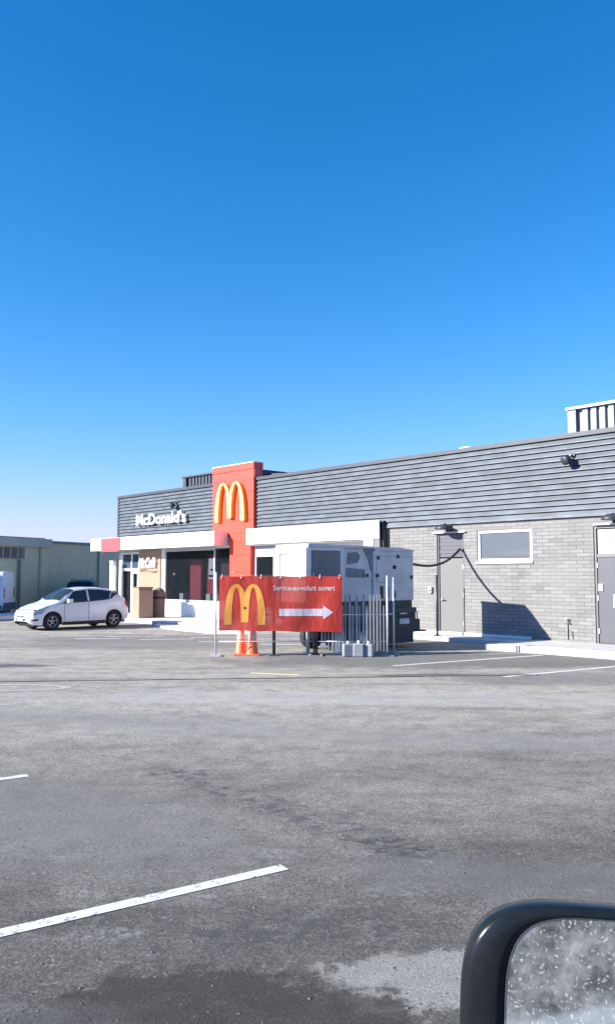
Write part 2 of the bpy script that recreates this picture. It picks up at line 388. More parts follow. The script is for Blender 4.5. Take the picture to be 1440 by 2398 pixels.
wslab('kerb', [(22.004,2.504),(36.6,2.504),(36.6,2.66),(22.004,2.66)], -.05, .142, 'kerb')
wslab('concrete_apron', [(21.2,2.67),(27.2,2.67),(26.6,3.2),(24.6,3.9),(22.0,4.05),(20.6,3.3)], -.05, .06, 'concrete_white', .04)
wslab('kerb', [(34.5,6.0),(60,6.0),(60,3.6),(36.2,3.6)], -.05, .16, 'concrete_white')
# painted stall lines
def line(a, b, w, mat, name='road_marking'):
    a = Vector(a); b = Vector(b); d = (b-a).normalized(); s = Vector((-d.y, d.x))*w/2
    return sheet(name, [a-s, b-s, b+s, a+s], .004, mat)
line((-5.0,2.25), (-.15,5.455), .105, 'line')
line((-4.6,6.59), (-2.66,7.89), .10, 'line')
line((1.8,17.28), (5.61,19.57), .13, 'line')
line((3.68,15.41), (6.9,17.45), .13, 'line')
line((7.0,14.2), (10.2,16.2), .13, 'line')
line((-2.5,-1.2), (3.6,-5.4), .22, 'line')  # unseen line behind the camera, added to give the mirror its pale streak
line((-1.5,-9.6), (4.5,-6.4), .14, 'line')  # second unseen line, also added for the mirror reflection
line((-1.12,16.02), (-.16,15.68), .18, 'line_yellow')
for x, y, l, a in [(-9.6,27.6,1.9,3),(-8.0,26.9,1.6,8),(-6.6,27.2,1.5,-4),(-5.2,26.9,2.0,6),(-7.3,25.8,1.7,2),(-5.4,25.6,1.8,5),(-3.8,26.4,2.2,4),(-6.3,24.6,1.4,0),(-4.2,24.4,1.6,8),(-2.6,25.2,2.0,3),(-9.0,28.7,2.4,5),(-5.8,28.6,2.4,2),(-2.4,23.6,1.5,5),(-.4,24.6,2.2,4),(-.2,22.6,2.2,2)]:
    dx, dy = math.cos(R(a))*l/2, math.sin(R(a))*l/2
    line((x-dx, y-dy), (x+dx, y+dy), .13, 'line_worn')
# worn oval arrow head of an old marking
pts = [(-5.05+1.05*math.cos(a), 13.95+.42*math.sin(a)) for a in [k*math.pi/12 for k in range(24)]]
m = MB()
for k in range(24):
    a, b = pts[k], pts[(k+1) % 24]; q = lambda p: (-5.05+(p[0]+5.05)*.84, 13.95+(p[1]-13.95)*.68)
    m.poly([(a[0],a[1],.004),(b[0],b[1],.004),(*q(b),.004),(*q(a),.004)])
struct(m.build('road_marking', 'yellow_worn'))
# thin dark uneven line across the lot
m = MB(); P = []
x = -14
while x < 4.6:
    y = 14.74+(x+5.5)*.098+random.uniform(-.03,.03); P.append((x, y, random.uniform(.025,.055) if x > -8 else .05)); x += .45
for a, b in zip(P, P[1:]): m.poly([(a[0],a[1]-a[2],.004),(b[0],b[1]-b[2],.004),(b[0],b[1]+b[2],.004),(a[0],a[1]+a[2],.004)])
struct(m.build('dark_line', 'rubber'))
# loose stones
m = MB()
for k in range(4200):
    r = random.random(); y = 2.5+16*r*r; x = random.uniform(-.42,.42)*y
    s = random.choice([.003,.003,.004,.005,.006,.007,.010])*random.uniform(.7,1.2)
    a = random.random()*6.28; q = []
    for j in range(5):
        aa = a+j*1.2566; rr = s*random.uniform(.7,1.2); q.append((x+rr*math.cos(aa)*1.2, y+rr*math.sin(aa)))
    tp = (x+random.uniform(-.3,.3)*s, y+random.uniform(-.3,.3)*s, s*random.uniform(.35,.75))
    for j in range(5):
        m.poly([(q[j][0],q[j][1],0),(q[(j+1)%5][0],q[(j+1)%5][1],0),tp])
struct(m.build('loose_gravel', 'stone'), 'stuff')

# ------------------------------------------------------------------ restaurant
T0, T1, DEP = 0.0, 34.87, 13.0           # right end, left corner, depth
B = wthing('restaurant', 0, 0, 0, 'long single storey restaurant with ribbed charcoal siding above grey brick and white canopies', 'building')
X = lambda t: -t
def wpart(name, mat, t0, t1, y0, y1, z0, z1, parent=B, bevel=0):
    m = MB(); m.box(X(t0), X(t1), y0, y1, z0, z1); return m.build(name, mat, parent, bevel)
def holed(mb, t0, t1, z0, z1, holes, y=0, rev=.12):
    ts = sorted({t0, t1, *[h[0] for h in holes], *[h[1] for h in holes]}); zs = sorted({z0, z1, *[h[2] for h in holes], *[h[3] for h in holes]})
    for a, b in zip(ts, ts[1:]):
        for c, d in zip(zs, zs[1:]):
            tm, zm = (a+b)/2, (c+d)/2
            if any(h[0] < tm < h[1] and h[2] < zm < h[3] for h in holes): continue
            mb.poly([(X(b),y,c),(X(a),y,c),(X(a),y,d),(X(b),y,d)])
    for h in holes:
        a, b, c, d = h[:4]
        mb.poly([(X(a),y,c),(X(a),y+rev,c),(X(a),y+rev,d),(X(a),y,d)]); mb.poly([(X(b),y,c),(X(b),y,d),(X(b),y+rev,d),(X(b),y+rev,c)])
        mb.poly([(X(a),y,d),(X(a),y+rev,d),(X(b),y+rev,d),(X(b),y,d)])
        if c > z0+.01: mb.poly([(X(a),y,c),(X(b),y,c),(X(b),y+rev,c),(X(a),y+rev,c)])
D1 = (14.64,15.66,.13,3.2); WN = (12.33,14.17,2.3,3.22); D2 = (8.4,10.51,.13,3.19)
m = MB(); holed(m, T0, 17.98, .02, 3.49, [D1, WN, D2])
m.poly([(0,0,.02),(0,DEP,.02),(0,DEP,3.49),(0,0,3.49)])
m.build('brick_wall', 'brick', B, fix=False)
m = MB(); m.box(X(T1), 0, DEP-.1, DEP, 0, 5.6); m.box(X(T1), X(T1)+.1, .05, DEP-.1, 0, 3.49); m.build('rear_wall', 'brick', B)
m = MB(); m.box(X(T1)+.1, -.1, .1, DEP-.2, 5.2, 5.3); m.build('roof', 'roof', B)
# ribbed siding: real lapped profile all round the front and the left end
def siding(mb, path):
    prof = []; z = 3.49
    while z < 5.58:
        z2 = min(z+.1507, 5.6); prof += [(.082, z), (.080, z+.02), (.040, z2-.035), (.004, z2-.006)]; z = z2
    prof.append((.0, 5.6))
    for (ax, ay), (bx, by), (nx, ny) in path:
        for (o1, z1), (o2, z2) in zip(prof, prof[1:]):
            mb.poly([(ax+nx*o1, ay+ny*o1, z1), (bx+nx*o1, by+ny*o1, z1), (bx+nx*o2, by+ny*o2, z2), (ax+nx*o2, ay+ny*o2, z2)])
    mb.poly([(path[0][0][0], path[0][0][1], 3.49), (path[0][1][0], path[0][1][1], 3.49), (path[0][1][0], path[0][1][1]-.08, 3.49), (path[0][0][0], path[0][0][1]-.08, 3.49)])
m = MB(); siding(m, [((X(T1),-.01),(0,-.01),(0,-1)), ((X(T1)-.0,0),(X(T1),DEP),(-1,0)), ((0,0),(0,DEP),(1,0))]); m.build('ribbed_siding', 'siding', B, fix=False)
m = MB(); m.box(X(T1)-.1, .1, -.11, .25, 5.6, 5.72); m.box(X(T1)-.1, X(T1)+.2, .25, DEP, 5.6, 5.72); m.box(-.2, .1, .25, DEP, 5.6, 5.72); m.build('parapet_cap', 'charcoal', B)
m = MB(); m.box(X(17.9), 0, -.09, -.002, 3.455, 3.486); m.build('drip_trim', 'recess_grey', B)
m = MB(); m.box(X(T1)-.09, X(T1)+.05, -.095, .0, 3.49, 5.6); m.build('corner_trim', 'charcoal', B)
# doors and window in the brick
def door(d, name, slabz, mats, y=.09):
    a, b, c, z = d
    f = MB(); f.box(X(b), X(b)+.06, .03, y+.03, c, z); f.box(X(a)-.06, X(a), .03, y+.03, c, z); f.box(X(b)+.06, X(a)-.06, .03, y+.03, z-.06, z)
    fr = f.build('door_frame', mats[0], B)
    s = MB(); s.box(X(b)+.065, X(a)-.065, y-.03, y+.02, c+.02, slabz); so = s.build(name, mats[1], B, bevel=.006)
    return fr, so
fr, so = door(D1, 'door', 2.42, ('grey_door_dark', 'grey_door'))
m = MB(); m.box(X(15.52)-.03, X(15.52)+.03, .03, .06, 1.12, 1.22); m.tube([(X(15.52),.05,1.17),(X(15.52),-.01,1.17),(X(15.52)+.12,-.01,1.17)], .018); m.build('handle', 'chrome', so)
m = MB(); a, b = D1[0]+.065, D1[1]-.065
for k in range(6): z = 2.46+k*.113; m.box(X(b), X(a), .065-.012*(k % 2), .10, z, z+.108)
m.build('door_top_panel', 'grey_door_dark', B)
fr2, so2 = door(D2, 'door', 2.37, ('grey_door', 'grey_door_dark'))
m = MB(); m.box(X(D2[1])+.10, X(D2[0])-.1, .05, .08, 2.46, 3.1); m.build('transom_window', 'pale_glass', B)
m = MB(); m.box(X(D2[1])+.065, X(D2[0])-.065, .04, .1, 2.375, 2.455); m.build('transom_bar', 'grey_door', B)
for z in (.4, 1.25, 2.1):
    m = MB(); m.box(X(D1[0])-.09, X(D1[0])-.05, .035, .062, z, z+.13); m.build('hinge', 'alu', so)
    m = MB(); m.box(X(10.455), X(10.42), .035, .062, z, z+.13); m.build('hinge', 'alu', so2)
m = MB(); m.box(X(10.42), X(10.30), .03, .058, 1.5, 1.68); m.build('lock_plate', 'white_metal', so2)
m = MB(); m.box(X(10.03), X(9.88), .045, .058, 1.08, 1.42); m.build('notice_plate', 'white_metal', so2)
m = MB(); m.box(X(9.46)-.008, X(9.46)+.008, .05, .062, .16, 2.36); m.build('door_gap', 'black', so2)
a, b, c, d = WN
m = MB(); w = .085
m.box(X(b)+.004, X(b)+w, .03, .10, c+.004, d-.004); m.box(X(a)-w, X(a)-.004, .03, .10, c+.004, d-.004); m.box(X(b)+w, X(a)-w, .03, .10, d-w, d-.004); m.box(X(b)+w, X(a)-w, .03, .10, c+.004, c+w)
wf = m.build('window', 'white_metal', B)
m = MB(); m.box(X(b)+w, X(a)-w, .065, .085, c+w, d-w); m.build('pane', 'grey_glass', wf)
m = MB(); m.box(X(b)-.03, X(a)+.03, -.05, .10, c-.055, c); m.build('sill', 'white_metal', wf)
m = MB(); m.box(X(17.9), X(12.4), -.02, -.002, .131, .21); m.build('base_flashing', 'white_metal', B)

# storefront at the left
m = MB()
holed(m, 17.98, T1, .02, 3.5, [(26.0,30.85,.80,3.02), (33.02,34.62,.13,3.02), (23.0,24.5,.6,3.0)], rev=.1)
m.build('front_wall', 'white_wall', B, fix=False)
m = MB(); m.box(X(31.15), X(25.9), -.16, -.004, .152, .77); m.build('knee_wall', 'white_panel', B, bevel=.01)
m = MB(); m.box(X(33.0), X(31.17), -.06, -.004, .60, 3.05)
m.build('cladding_panel', 'tan', B)
m = MB(); m.box(X(33.0), X(31.17), -.03, -.004, .152, .59); m.build('cladding_base', 'white_wall', B)
# dining room seen through the glass
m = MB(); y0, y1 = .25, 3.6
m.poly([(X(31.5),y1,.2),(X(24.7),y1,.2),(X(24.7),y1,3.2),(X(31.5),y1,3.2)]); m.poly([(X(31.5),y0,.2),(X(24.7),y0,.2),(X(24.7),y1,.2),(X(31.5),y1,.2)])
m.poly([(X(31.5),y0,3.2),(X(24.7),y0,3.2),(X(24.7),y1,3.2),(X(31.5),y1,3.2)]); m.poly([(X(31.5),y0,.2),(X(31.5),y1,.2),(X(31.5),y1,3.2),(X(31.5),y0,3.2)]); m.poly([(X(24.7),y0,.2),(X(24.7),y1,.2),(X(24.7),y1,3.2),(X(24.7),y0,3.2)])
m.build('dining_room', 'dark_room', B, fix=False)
wpart('red_reflection_panel', 'red_inner', 29.7, 28.9, .55, .65, .2, 2.6); wpart('red_reflection_panel', 'red_inner', 28.8, 28.3, .8, .9, .2, 2.8)  # red panels added behind the glass in place of a reddish reflection
for t in (30.3, 28.3, 27.75): wpart('table_top', 'white_metal', t+.14, t-.14, .5, .8, .25, 1.12)
wpart('counter', 'poster', 27.4, 26.3, .7, .9, .25, 1.1)
wpart('ceiling_light', 'poster', 29.6, 28.0, 1.0, 1.3, 3.02, 3.10)
# window frame and panes
m = MB()
for t in (30.85, 27.18, 26.02): m.box(X(t), X(t)+.07, -.03, .06, .80, 3.02)
m.box(X(30.78), X(27.18), -.03, .06, .80, .86); m.box(X(30.78), X(27.18), -.03, .06, 2.95, 3.02); m.box(X(27.11), X(26.02), -.03, .06, .80, .86)
wf = m.build('window', 'alu', B)
wpart('pane', 'shop_glass', 30.78, 27.18, .012, .02, .86, 2.95, wf); wpart('pane', 'shop_glass', 27.11, 26.02, .012, .02, .86, 3.0, wf)
p = wpart('window_poster', 'poster', 27.62, 27.22, .035, .045, 1.75, 2.62)
wpart('poster_print', 'black', 27.6, 27.25, .028, .034, 1.84, 1.93, p); wpart('poster_print', 'black', 27.5, 27.3, .028, .034, 2.1, 2.18, p)
wpart('maroon_reflection_panel', 'maroon', 27.05, 26.05, .2, .25, 1.5, 2.4)  # maroon panel added to stand in for the reflection in this pane
# entrance
m = MB()
for t in (34.62, 33.72, 33.08): m.box(X(t), X(t)+.06 if t < 34 else X(t)+.08, -.03, .08, .155, 3.0)
m.box(X(34.54), X(33.08), -.025, .08, 2.12, 2.24); m.box(X(34.54), X(33.08), -.025, .08, 2.9, 3.0)
en = m.build('entrance', 'white_panel', B)
wpart('transom_pane', 'blue_glass', 34.54, 33.08, .02, .03, 2.24, 2.9, en)
wpart('side_pane', 'shop_glass', 34.54, 33.72, .02, .03, .3, 2.12, en)
m = MB(); m.box(X(33.66), X(33.56), -.01, .05, .2, 2.1); m.box(X(33.18), X(33.08), -.01, .05, .2, 2.1); m.box(X(33.56), X(33.18), -.01, .05, .2, .4); m.box(X(33.56), X(33.18), -.01, .05, 2.0, 2.1)
dl = m.build('door', 'white_panel', B); wpart('pane', 'shop_glass', 33.56, 33.18, .015, .025, .4, 2.0, dl)
m = MB(); m.tube([(X(33.2),-.01,.9),(X(33.2),-.07,.95),(X(33.2),-.07,1.35),(X(33.2),-.01,1.4)], .014); m.build('handle', 'chrome', dl)
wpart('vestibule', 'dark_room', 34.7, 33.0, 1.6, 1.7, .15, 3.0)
# left canopy: wraps the corner
m = MB(); m.box(X(36.05), X(26.02), -.9, -.86, 3.08, 3.66); m.box(X(36.05), X(36.01), -.86, 3.0, 3.08, 3.66); m.box(X(26.06), X(26.02), -.86, -.22, 3.08, 3.66)
m.box(X(36.01), X(26.06), -.86, -.075, 3.56, 3.60); m.box(X(36.01), X(35.0), -.075, 3.0, 3.56, 3.60)
cn = m.build('canopy', 'white_panel', B)
m = MB(); m.box(X(36.01), X(26.06), -.86, -.075, 3.10, 3.13); m.box(X(36.01), X(34.95), -.075, 3.0, 3.10, 3.13); m.build('soffit', 'alu', cn)
m = MB(); m.box(X(34.95), X(33.25), -.94, -.905, 3.02, 3.645); m.build('red_end_panel', 'red_light', cn)
wpart('canopy_end_panel', 'alu', 26.017, 25.997, -.88, -.2, 3.085, 3.64, cn)
# right canopy: a shallow white portal
m = MB(); m.box(X(24.68), X(17.75), -.34, -.30, 3.10, 3.70); m.box(X(24.68), X(24.64), -.30, -.06, 3.10, 3.70); m.box(X(24.64), X(17.79), -.30, -.06, 3.66, 3.70)
m.box(X(18.43), X(18.02), -.335, -.01, .131, 3.10)
m.build('canopy', 'white_panel', B)
wpart('portal_side', 'grey_door', 18.015, 17.76, -.30, -.004, .131, 3.095); wpart('portal_dark_strip', 'dark_metal', 17.755, 17.68, -.20, -.06, .131, 3.69)  # grey side, then a narrow dark upright strip at the portal's right edge
wpart('soffit', 'roof', 24.6, 18.45, -.29, -.005, 3.04, 3.12)
m = MB(); m.box(X(24.5), X(24.42), -.03, .06, .6, 3.0); m.box(X(23.4), X(23.3), -.03, .06, .6, 3.0); m.box(X(24.42), X(23.4), -.03, .06, 2.62, 2.98); m.box(X(24.42), X(23.4), -.03, .06, .6, .7)
wf = m.build('window', 'alu', B); wpart('pane', 'shop_glass', 24.42, 23.4, .02, .03, .7, 2.62, wf)
wpart('window_back', 'maroon', 24.6, 22.9, .8, .85, .3, 3.1)
# tower
m = MB(); tw = m
def pan(t0, t1, z0, z1, y): tw.box(X(t0), X(t1), y, -.055, z0, z1)
for z0, z1 in ((3.56,4.06),(4.068,5.18),(5.188,5.62)): pan(27.03, 24.39, z0, z1, -.20)
pan(27.03, 24.39, 5.628, 5.72, -.20)
tw.box(X(27.03), X(24.39), -.20, .22, 5.724, 6.06); tw.box(X(27.06), X(24.36), -.23, .25, 6.064, 6.30)
t_ = m.build('red_tower', 'red_panel', B)
m = MB()
for z0, z1 in ((.152,1.2),(1.21,2.02),(2.03,2.70),(2.71,3.2),(3.21,3.555)): m.box(X(25.88), X(24.56), -.20, -.004, z0, z1)
m.build('tower_column', 'red_panel', t_)
m = MB(); m.box(X(27.07), X(24.35), -.24, .26, 6.302, 6.335); m.build('tower_cap', 'white_metal', t_)
wpart('tower_seam', 'red_light', 24.375, 24.355, -.19, .21, 5.75, 6.05, t_)

# ------------------------------------------------------------------ arches and lettering
def arch_outline(cx, wo, wi, ho, hi, z0, seg=26, side=0):
    """one parabola-like arch stroke; returns quads"""
    out = []
    def c(w, h, k):
        a = math.pi*k/seg; ca, sa = math.cos(a), math.sin(a)
        x = -w*math.copysign(abs(ca)**.92, ca); z = h*abs(sa)**.86
        return cx+x, z0+z
    return [c(wo, ho, k) for k in range(seg+1)], [c(wi, hi, k) for k in range(seg+1)]
def arches(mb, x0, x1, z0, z1, y0, y1, face, side, foot=.07, midfoot=.08, thin=.045):
    wdt = x1-x0; H = z1-z0; ft = foot*wdt*1.75
    ov = ft*.5
    cL = x0+(wdt/2+ov)/2; cR = x1-(wdt/2+ov)/2; wo = (wdt/2+ov)/2; wi = wo-ft
    for ci, cx in enumerate((cL, cR)):
        O, I = arch_outline(cx, wo, wi, H, H*(1-thin), z0)
        n = len(O); dy = .0015*ci
        for k in range(n-1):
            a, b, c, d = O[k], O[k+1], I[k+1], I[k]
            zc = z0+H*midfoot
            inner = (ci == 0 and k > n//2) or (ci == 1 and k < n//2-1)
            q = [a, b, c, d]
            if inner:
                q = [(x, max(z, zc)) for x, z in q]
                if max(z for x, z in q)-min(z for x, z in q) < 1e-5: continue
            mb.poly([(x, y0-dy, z) for x, z in q], face)
            if y1 > y0:
                mb.poly([(q[0][0],y0-dy,q[0][1]),(q[0][0],y1,q[0][1]),(q[1][0],y1,q[1][1]),(q[1][0],y0-dy,q[1][1])], side)
                mb.poly([(q[3][0],y0-dy,q[3][1]),(q[2][0],y0-dy,q[2][1]),(q[2][0],y1,q[2][1]),(q[3][0],y1,q[3][1])], side)
        if y1 > y0:
            for j in (0, n-1):
                zz = z0+H*midfoot if (ci == 0 and j) or (ci == 1 and not j) else z0
                mb.poly([(O[j][0],y0-dy,zz),(I[j][0],y0-dy,zz),(I[j][0],y1,zz),(O[j][0],y1,zz)], side)
s = wthing('arches_sign', 25.74, .2, 4.05, 'yellow double arch emblem raised on the red tower', 'logo sign')
m = MB(); arches(m, -.96, .96, 0, 1.56, -.16, -.002, 'yellow_face', 'yellow_side'); m.build('arch_letters', None, s, fix=False)

def text_mesh(name, body, width, height, depth, mat, parent, loc, bold=0, shear=0, rot=(math.pi/2,0,0), align=None, space=1.0):
    cu = bpy.data.curves.new(name, 'FONT'); cu.body = body; cu.extrude = .5; cu.offset = bold; cu.shear = shear; cu.resolution_u = 3; cu.space_character = space
    tmp = bpy.data.objects.new('tmp', cu); C.objects.link(tmp)
    dg = bpy.context.evaluated_depsgraph_get(); me = bpy.data.meshes.new_from_object(tmp.evaluated_get(dg))
    bpy.data.objects.remove(tmp)
    xs = [v.co.x for v in me.vertices]; ys = [v.co.y for v in me.vertices]
    sx = width/(max(xs)-min(xs)); sy = height/(max(ys)-min(ys)); x0, y0 = min(xs), min(ys)
    for v in me.vertices: v.co = Vector(((v.co.x-x0)*sx, (v.co.y-y0)*sy, v.co.z*depth))
    me.materials.clear(); me.materials.append(M[mat])
    o = bpy.data.objects.new(name, me); C.objects.link(o); o.parent = parent; o.rotation_euler = rot; o.location = loc
    return o
s = wthing('letter_sign', 30.98, .05, 4.20, 'white raised restaurant name lettering on the ribbed siding left of the tower', 'sign')
text_mesh('letters', "McDonald's", 4.0, .52, .10, 'white_text', s, (-1.98, -.15, 0), bold=.012)
m = MB(); m.box(-1.9, 1.9, -.095, -.02, .10, .14); m.build('mounting_rail', 'charcoal', s)
s = wthing('letter_sign', 32.1, .06, 2.10, 'small white slanted cafe lettering on the tan panel beside the entrance', 'sign')
text_mesh('letters', "McCafé", 1.45, .46, .05, 'white_text', s, (-.74, -.09, .16), bold=.012, shear=.35)
m = MB()
P = [(-.7+k*.1, .0+.06*math.sin(k*.42)) for k in range(15)]
for (a, b), (c, d) in zip(P, P[1:]): m.poly([(a,-.05,b),(c,-.05,d),(c,-.05,d+.055),(a,-.05,b+.055)])
for k in range(0, 14, 3): m.box(-.66+k*.1, -.60+k*.1, -.06, -.04, -.02, .03)
m.build('underline', 'tan_dark', s)

# ------------------------------------------------------------------ things on the wall and roof
def wall_lamp(t, z, lab):
    s = wthing('wall_lamp', t, 0, z, lab, 'lamp', 'dome lamps above the service doors')
    m = MB(); m.box(-.10, .10, -.06, -.002, -.08, .10); m.build('back_plate', 'dark_metal', s)
    m = MB(); prof = [(.0,.13),(.10,.12),(.20,.07),(.26,.0),(.25,-.03),(.0,-.02)]
    m.lathe(prof, 20, 'z', (0,-.30,.0)); o = m.build('shade', 'dark_metal', s)
    m = MB(); m.tube([(0,-.05,.06),(0,-.18,.14),(0,-.3,.12)], .02); m.build('arm', 'dark_metal', s)
    m = MB(); m.box(-.62, .62, -.08, -.002, -.13, -.10); m.build('drip_cap', 'white_metal', s)
wall_lamp(15.17, 3.32, 'dark dome lamp above the narrow grey door left of the small window')
wall_lamp(9.85, 3.34, 'dark dome lamp cut by the right edge of the photo, above the wide door')
def flood(t, z, lab, kz=0):
    s = wthing('flood_light', t, .05, z, lab, 'lamp', 'flood lights on the ribbed siding')
    m = MB(); m.box(-.08, .08, -.05, 0, -.08, .08); m.build('mount', 'dark_metal', s)
    m = MB(); m.bar((0,-.05,0), (0,-.16,.02), .05); m.build('arm', 'dark_metal', s)
    m = MB(); m.lathe([(0,0),(.12,.0),(.13,.03),(.13,.13),(.07,.2),(0,.2)], 14, 'y', (0,-.36,.0)); o = m.build('lamp_head', 'dark_metal', s); o.rotation_euler = (R(25),0,R(-15))
flood(11.0, 5.09, 'black flood light near the top right of the ribbed siding, below the roof screen')
flood(29.85, 5.07, 'small black flood light just above the end of the white lettering')
# hose bib & intercom
s = wthing('wall_tap', 11.29, 0, .66, 'small metal tap low on the brick wall with a thin pipe below', 'tap')
m = MB(); m.tube([(0,-.002,.05),(0,-.12,.05),(0,-.15,0)], .022); m.tube([(-.05,-.08,.10),(.05,-.08,.10)], .015); m.build('spout', 'galv', s)
m = MB(); m.tube([(0,-.02,.0),(0,-.02,-.46)], .010); m.tube([(0,-.02,-.2),(.12,-.02,-.24),(.14,-.02,-.44)], .008); m.build('pipe', 'dark_metal', s)
s = wthing('wall_box', 15.9, 0, 1.36, 'small metal box on the brick wall left of the narrow door', 'box')
m = MB(); m.box(-.06, .06, -.08, -.002, 0, .2); m.build('cover', 'galv', s, .01)
m = MB(); m.box(-.02, .02, -.10, -.081, .06, .12); m.build('button', 'dark_metal', s)
s = wthing('wall_socket', 16.55, 0, .52, 'pale outlet box low on the brick wall behind the generator', 'box')
m = MB(); m.box(-.08, .08, -.06, -.002, 0, .28); m.build('cover', 'white_metal', s, .01)
m = MB(); m.box(-.05, .05, -.075, -.061, .06, .2); m.build('lid', 'alu', s)
# rooftop screens
def screen(t0, t1, p, z0, z1, dep, lab):
    s = wthing('roof_screen', t0, p, 5.3, lab, 'roof screen', 'metal screens on the flat roof'); z0 -= 5.3; z1 -= 5.3; L = t0-t1
    m = MB(); x = .42
    m.poly([(0,0,z0),(.26,0,z0),(.26,0,z1),(0,0,z1)]); m.poly([(.26,0,z0),(.26,.12,z0),(.26,.12,z1),(.26,0,z1)]); m.poly([(.26,.12,z0),(.42,.12,z0),(.42,.12,z1),(.26,.12,z1)])
    while x < L:
        for a, ya, b, yb in ((0,.12,.03,.04),(.03,.04,.19,.04),(.19,.04,.21,.12),(.21,.12,.26,.12)):
            m.poly([(x+a,ya,z0),(x+b,yb,z0),(x+b,yb,z1),(x+a,ya,z1)])
        x += .26
    m.poly([(0,0,z0),(0,dep,z0),(0,dep,z1),(0,0,z1)]); m.poly([(L+.2,0.12,z0),(L+.2,dep,z0),(L+.2,dep,z1),(L+.2,.12,z1)]); m.poly([(0,dep,z0),(L+.2,dep,z0),(L+.2,dep,z1),(0,dep,z1)])
    m.build('ribbed_panel', 'screen_grey' if t0 < 20 else 'charcoal', s, fix=False)
    m = MB(); m.box(-.04, L+.24, -.05, .14, z1, z1+.07); m.box(-.04, .1, .14, dep, z1, z1+.07); m.box(L+.1, L+.24, .14, dep, z1, z1+.07); m.build('cap', 'white_metal' if t0 < 20 else 'charcoal', s)
screen(12.0, 4.0, -1.5, 5.3, 6.70, 3, 'ribbed grey metal screen with a white cap on the roof at the right edge')
screen(32.5, 28.0, -2.0, 5.3, 6.56, 3, 'dark ribbed metal screen on the roof left of the red tower')
s = wthing('roof_unit', 26.6, -3.4, 5.3, 'low dark roof unit just right of the red tower top', 'roof unit')
m = MB(); m.prism([(-1.5,0),(0,0),(.35,.02),(.3,.97),(-.4,1.13),(-1.5,1.2)], 0, 1.5); m.build('housing', 'charcoal', s)
m = MB(); m.box(-1.0, -.2, -.02, .0, .3, .8); m.build('grille', 'black', s)
s = wthing('roof_vent', 15.2, -1.0, 5.3, 'small white roof vent peeping over the parapet in the middle', 'vent')
m = MB(); m.lathe([(.12,0),(.12,.5),(.0,.5)], 14); m.build('pipe', 'galv', s)
m = MB(); m.lathe([(0,.66),(.18,.64),(.34,.56),(.34,.5),(0,.5)], 18); m.build('hood', 'white_panel', s)

# slim steel post and white post
s = tag(empty('steel_post', W(15.09, .75, .0), '', ''), 'thin dark upright post standing before the narrow grey door', 'post')
m = MB(); m.tube([(0,0,.13),(0,0,1.92)], .035, 10); m.build('post', 'dark_metal', s); m = MB(); m.box(-.09,.09,-.09,.09,.131,.15); m.build('base_plate', 'dark_metal', s)
s = wthing('white_post', 34.62, .45, .15, 'tall white post panel at the left corner under the red canopy block', 'post')
m = MB(); m.box(-.20, .10, -.08, .08, 0, 2.42); m.build('post', 'white_panel', s, .01); m = MB(); m.box(.16, .24, -.04, .04, 0, 2.2); m.build('side_tube', 'white_metal', s); m = MB(); m.box(-.24, .14, -.1, .1, 2.421, 2.46); m.build('cap', 'alu', s)

# waste enclosure
s = empty('waste_bin', (-6.92,33.5,.15), 'tan waste receptacle box standing on the pavement near the entrance', 'bin', None, R(34))
m = MB(); m.box(.0,.62,.0,.72,0,1.16); m.box(.0,.62,.04,.72,1.16,1.24); m.build('body', 'tan', s, .008)
m = MB(); m.box(-.02,.64,-.02,.74,1.241,1.275); m.build('lid', 'tan_dark', s, .008)
m = MB(); m.box(-.012,-.001,.03,.69,.86,.875); m.build('seam', 'tan_dark', s)
m = MB(); m.box(.03,.59,-.015,-.001,.02,1.14); m.build('side_panel', 'tan', s)
s = empty('waste_bin', (-6.28,34.45,.15), 'dark domed waste bin half hidden behind the tan receptacle box', 'bin')
m = MB(); m.lathe([(.0,1.24),(.12,1.22),(.22,1.14),(.27,.98),(.27,.0)], 22); m.build('body', 'tan_dark', s)
m = MB(); m.lathe([(.28,.86),(.28,.78)], 22); m.build('rim', 'black', s)

# ------------------------------------------------------------------ generator trailer
far_c = Vector((2.85, 21.92, 0)); near_c = Vector((0.0, 19.80, 0)); dl_ = (far_c-near_c); L = dl_.length; ang = math.atan2(dl_.y, dl_.x)
G = empty('generator_trailer', (near_c.x, near_c.y, 0), 'grey and white mobile generator trailer parked before the wall behind the red banner', 'generator', None, ang)
WD = 1.36; zb, zt = 1.24, 2.64
def gpart(name, mat, x0, x1, y0, y1, z0, z1, parent=G, bevel=0):
    m = MB(); m.box(x0, x1, y0, y1, z0, z1); return m.build(name, mat, parent, bevel)
m = MB()
secs = [(0,1.12), (1.128,2.12), (2.128, L)]
m.box(.03, 1.12, .02, WD, zb, zt-.04); m.box(1.128, 2.12, .05, WD, zb, zt-.04)
m.box(2.128, L, .0, WD, zb, zt-.10)
cano = m.build('enclosure', 'gen_grey', G, .015)
m = MB(); m.prism([(0.0,zt-.04),(2.16,zt-.04),(2.14,zt+.02),(0.02,zt+.04)], -.02, WD+.02); m.prism([(2.17,zt-.10),(L+.02,zt-.10),(L,zt-.05),(L-.5,zt),(2.19,zt-.0)], -.02, WD+.02); m.build('roof', 'gen_grey', G)
# near end face (sunlit) with recessed door
m = MB(); m.box(-.05, .03, -.0, .13, zb, zt-.05); m.box(-.05, .03, WD-.22, WD, zb, zt-.05); m.box(-.05,.03,.13,WD-.22,zt-.2,zt-.05)
m.build('end_frame', 'gen_white', G, .01)
gpart('end_door', 'white_panel', 0.0, .028, .14, WD-.23, zb, zt-.21)
